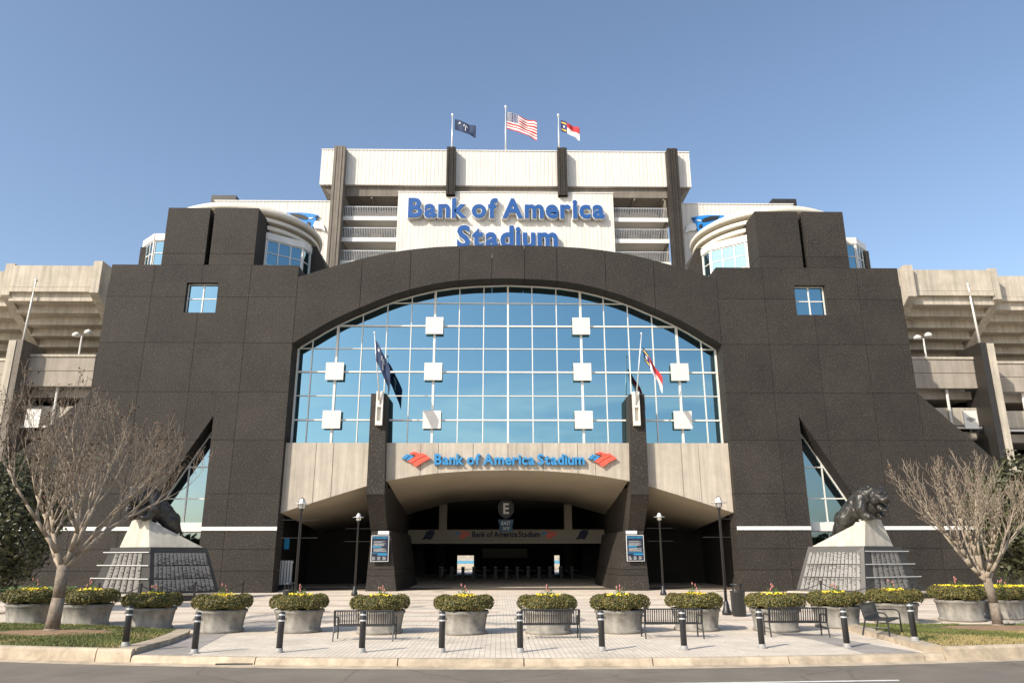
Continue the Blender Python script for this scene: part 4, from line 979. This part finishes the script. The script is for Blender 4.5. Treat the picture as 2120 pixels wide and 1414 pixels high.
for i, (x, y) in enumerate(pls):
    k = i % 3; o = protos[k] if not used[k] else copytree(protos[k], (0, 0, 0)); used[k] = 1
    o.location = (x, y, gz(y)); o.rotation_euler = (0, 0, random.uniform(-.6, .6)); sc_ = 1.13 if i in (0, 1, 13) else 1.06; o.scale = (sc_, sc_, sc_ * .98)
    o['label'] = 'round stone planter with clipped shrub and yellow flowers, ' + (ordn + ['twelfth', 'thirteenth', 'fourteenth', 'fifteenth'])[i] + ' from the left'
# ------------------------------------------------------------------ benches
def bench():
    t = thing('bench', 'x', 'bench', (0, 0, 0), 'black slatted benches between the planters')
    W = .75; n = 26
    prof = [(-.30, .33), (-.28, .375), (-.1, .365), (.1, .35), (.18, .37), (.22, .45), (.27, .72), (.29, .74)]
    sl = None
    for i in range(n):
        x = -W + .02 + (2 * W - .04) * i / (n - 1); v = []; 
        for y, z in prof: v += [(-.013, y, z), (.013, y, z), (.013, y + .006, z - .006), (-.013, y + .006, z - .006)]
        if sl is None:
            f = []
            for q in range(len(prof) - 1): f += [(q * 4 + j, q * 4 + (j + 1) % 4, q * 4 + 4 + (j + 1) % 4, q * 4 + 4 + j) for j in range(4)]
            sl = mk('slat', v, f, 'blackmetal', t, local=True); sl.location.x = x
        else:
            c = sl.copy(); C.objects.link(c); c.parent = t; c.location.x = x
    for p in ((-.295, .345), (.185, .365), (.285, .735)): mk('rail', *tubeg((-W, p[0], p[1]), (W, p[0], p[1]), .018, .018, 6), 'blackmetal', t, local=True)
    for q in (-1, 1):
        X = q * (W + .012)
        mk('arm', *pathg([(X, -.33, 0), (X, -.33, .48), (X, -.29, .54), (X, -.2, .56), (X, .2, .55)], .019, 6), 'blackmetal', t, local=True)
        mk('leg', *pathg([(X, .30, 0), (X, .2, .37), (X, .28, .74)], .019, 6), 'blackmetal', t, local=True)
        mk('foot_rail', *tubeg((X, -.33, .2), (X, .255, .2), .012, .012, 5), 'blackmetal', t, local=True)
    return t
be = bench()
# the back of each bench faces the street
bs = [(-4.0, 20.75, R(180), 'black slatted bench furthest left, in front of a planter'), (.82, 20.95, R(180), 'black slatted bench nearest the middle of the plaza'), (4.08, 21.1, R(180), 'black slatted bench left of the litter bin'), (7.5, 21.35, R(176), 'black slatted bench right of the litter bin'), (9.5, 20.7, R(52), 'black slatted bench turned sideways at the edge of the lawn')]
for i, (x, y, a, lab) in enumerate(bs):
    o = be if i == 0 else copytree(be, (0, 0, 0)); o.location = (x, y, .13 if i == 4 else .005); o.rotation_euler = (0, 0, a); o['label'] = lab
# ------------------------------------------------------------------ litter bins
def bin_(x, y, lab):
    t = thing('litter_bin', lab, 'litter bin', (x, y, gz(y)), 'litter bins')
    z = gz(y)
    mk('body', *latheg([(.2, z), (.225, z + .03), (.25, z + .06), (.255, z + .8), (.27, z + .82), (.27, z + .85), (.2, z + .86)], 24, (x, y)), 'blackmetal', t, True)
    for a in range(4):
        c, q = .2 * math.cos(a * 1.57 + .6), .2 * math.sin(a * 1.57 + .6); mk('hood_post', *tubeg((x + c, y + q, z + .84), (x + c, y + q, z + 1.06), .018, .018, 6), 'blackmetal', t)
    mk('hood', *latheg([(.24, z + 1.05), (.25, z + 1.07), (.22, z + 1.1), (.02, z + 1.11)], 20, (x, y)), 'blackmetal', t, True)
bin_(7.98, 27.9, 'black litter bin beside the right-hand lamp post'); bin_(-8.35, 29.6, 'black litter bin behind the planter beside the left lamp post')

# ------------------------------------------------------------------ trees
def tree(name, base, H, spread, lean, seed, label, mats, pods, levels, n0, rmax, elmin, L0):
    rnd = random.Random(seed); t = thing(name, label, 'tree', (base[0], base[1], .13))
    trunk = MB(); br = MB(); tips = []
    def limb(p, d, L, r, lev):
        segs = 7 if lev < 2 else 4; pts = [Vector(p)]; dd = Vector(d).normalized(); rad = [r]
        for i in range(segs):
            off = pts[-1] - Vector((base[0], base[1], 0)); hd = math.hypot(off.x, off.y); pull = max(0, hd / rmax - 1) * .5
            dd = (dd + Vector((rnd.gauss(0, .12) - pull * off.x / (hd + .01), rnd.gauss(0, .12) - pull * off.y / (hd + .01), rnd.gauss(0, .05) + .05 * (lev > 0)))).normalized(); pts.append(pts[-1] + dd * L / segs); rad.append(r * (1 - (i + 1) / segs * .88))
        for i in range(segs): br.add(tubeg(pts[i], pts[i + 1], max(rad[i], .0056), max(rad[i + 1], .004), 6 if lev < 1 else (5 if lev < 2 else 3)))
        if lev >= levels: tips.append(pts[-1]); return
        n = (7, 5, 4, 4)[min(lev, 3)]
        for k in range(n):
            f = .28 + .72 * (k + rnd.random() * .7) / n; q = min(segs - 1, int(f * segs)); pp = pts[q].lerp(pts[q + 1], f * segs - q) if f < 1 else pts[-1]
            side = Vector((rnd.gauss(0, 1), rnd.gauss(0, 1), rnd.gauss(.15, .35))).normalized()
            nd = (dd * 1.1 + side * rnd.uniform(.4, .7) * spread + Vector((0, 0, .3))).normalized()
            limb(pp, nd, L * rnd.uniform(.4, .66) * (1.15 - .45 * f), rad[q] * rnd.uniform(.5, .75), lev + 1)
    B = Vector((base[0], base[1], .1)); top = B + Vector((lean, 0, H * .24)); r0 = H * .0215
    prof = [(B, r0 * 1.5), (B + Vector((0, 0, .12)), r0 * 1.15), (B.lerp(top, .5) + Vector((.03, 0, 0)), r0), (top, r0 * .95)]
    for (a, ra), (b, rb) in zip(prof, prof[1:]): trunk.add(tubeg(a, b, ra, rb, 12))
    trunk.mk('trunk', mats[0], t, True)
    for k in range(n0):
        a = 6.2832 * k / n0 + rnd.uniform(-.3, .3); el = elmin + (1.35 - elmin) * rnd.random(); d = Vector((math.cos(a) * math.cos(el) * spread * 1.15, math.sin(a) * math.cos(el) * spread, math.sin(el)))
        limb(top - Vector((0, 0, rnd.uniform(0, .22))), d, H * L0 * rnd.uniform(.85, 1.2), r0 * rnd.uniform(.36, .55), 0)
    br.mk('crown', mats[1], t, True)
    if pods:
        v = []; f = []
        for p in tips:
            if rnd.random() < pods:
                for _ in range(rnd.randint(1, 3)):
                    c = p + Vector((rnd.gauss(0, .06), rnd.gauss(0, .06), rnd.gauss(-.03, .05))); k = len(v); q = rnd.uniform(.018, .042)
                    a = Vector((rnd.gauss(0, 1), rnd.gauss(0, 1), rnd.gauss(0, 1))).normalized(); b = a.orthogonal(); v += [tuple(c - a * q), tuple(c + b * q * .6), tuple(c + a * q), tuple(c - b * q * .6)]; f.append((k, k + 1, k + 2, k + 3))
        mk('dry_leaves', v, f, 'pod', t)
    return t
tree('bare_tree', (-12.7, 21.9), 7.6, 1.0, .05, 11, 'large bare tree with dry brown pods on the left lawn', ('bark', 'twig'), .7, 3, 9, 3.6, .45, .46)
tree('bare_tree', (13.62, 22.3), 5.7, .9, -.1, 5, 'smaller pale bare tree on the right lawn', ('bark', 'twig'), .12, 3, 9, 2.3, .62, .46)
def evergreen(x, y, rx, rz, zc, n, seed, label):
    t = thing('evergreen_tree', label, 'tree', (x, y, 0))
    mk('trunk', *tubeg((x, y, 0), (x, y, zc), .16, .1, 8), 'bark', t, True)
    def fn(rnd):
        while True:
            p = Vector((rnd.gauss(0, 1), rnd.gauss(0, 1), rnd.gauss(0, 1))).normalized(); b = 1 + .45 * noise.noise(p * 2.3 + Vector((seed, 0, 0)))
            q = p * b * rnd.uniform(.6, 1.0)
            return (x + q.x * rx, y + q.y * rx, zc + q.z * rz), tuple(p), 0
    v, f, mm = leafcloud(n, fn, .11, None, seed); mk('crown', v, f, 'holly', t)
evergreen(-19.6, 30.0, 1.9, 2.6, 3.2, 7000, 3, 'dark evergreen tree at the far left behind the bare tree')
evergreen(20.4, 30.5, 1.7, 2.5, 3.4, 7000, 8, 'dark evergreen tree at the far right behind the pale tree')
# flower bed beside the right plinth
for s in (-1, 1):
    bed_ = struct(box('flower_bed_soil', s * 21.2, s * 31, 37.2, 39.2, 0, .5, 'soil'))
    rnd = random.Random(5); v = []; f = []; mm = []
    for _ in range(5200):
        c = Vector((s * rnd.uniform(21.3, 30.8), rnd.uniform(37.2, 39.1), .5 + rnd.uniform(0, .16))); q = rnd.uniform(.03, .06); k = len(v)
        d = Vector((rnd.gauss(0, .5), rnd.gauss(-.6, .4), .8)).normalized(); u = d.orthogonal().normalized(); w_ = d.cross(u)
        for i in range(5): v.append(tuple(c + (u * math.cos(i * 1.2566) + w_ * math.sin(i * 1.2566)) * q))
        f.append(tuple(range(k, k + 5))); mm.append(0 if rnd.random() < (.62 if s > 0 else .06) else 1)
    o = mk('pansy_bed', v, f, ['yellow', 'leafgreen'], None, False, mm); o['kind'] = 'stuff'; o['label'] = 'bed of yellow pansies' if s > 0 else 'low green ground cover bed'
# trees and street edge behind the viewer, seen only mirrored in the glass
rnd = random.Random(3); v = []; f = []
for i in range(9000):
    x = rnd.uniform(-110, 110); hmax = 6.5 + 2.5 * noise.noise((x * .07, 0, 0)) + 1.5 * noise.noise((x * .3, 4, 0)); z = rnd.uniform(0, max(1, hmax)); y = -70 + rnd.gauss(0, 1.6); k = len(v); q = rnd.uniform(.35, .8)
    a = Vector((rnd.gauss(0, 1), rnd.gauss(0, 1), rnd.gauss(0, 1))).normalized(); b = a.orthogonal(); v += [(x - a.x * q, y - a.y * q, z - a.z * q), (x + b.x * q, y + b.y * q, z + b.z * q), (x + a.x * q, y + a.y * q, z + a.z * q), (x - b.x * q, y - b.y * q, z - b.z * q)]; f.append((k, k + 1, k + 2, k + 3))
o = mk('distant_trees', v, f, 'holly'); o['kind'] = 'stuff'; o['label'] = 'tree line across the road mirrored in the glass'
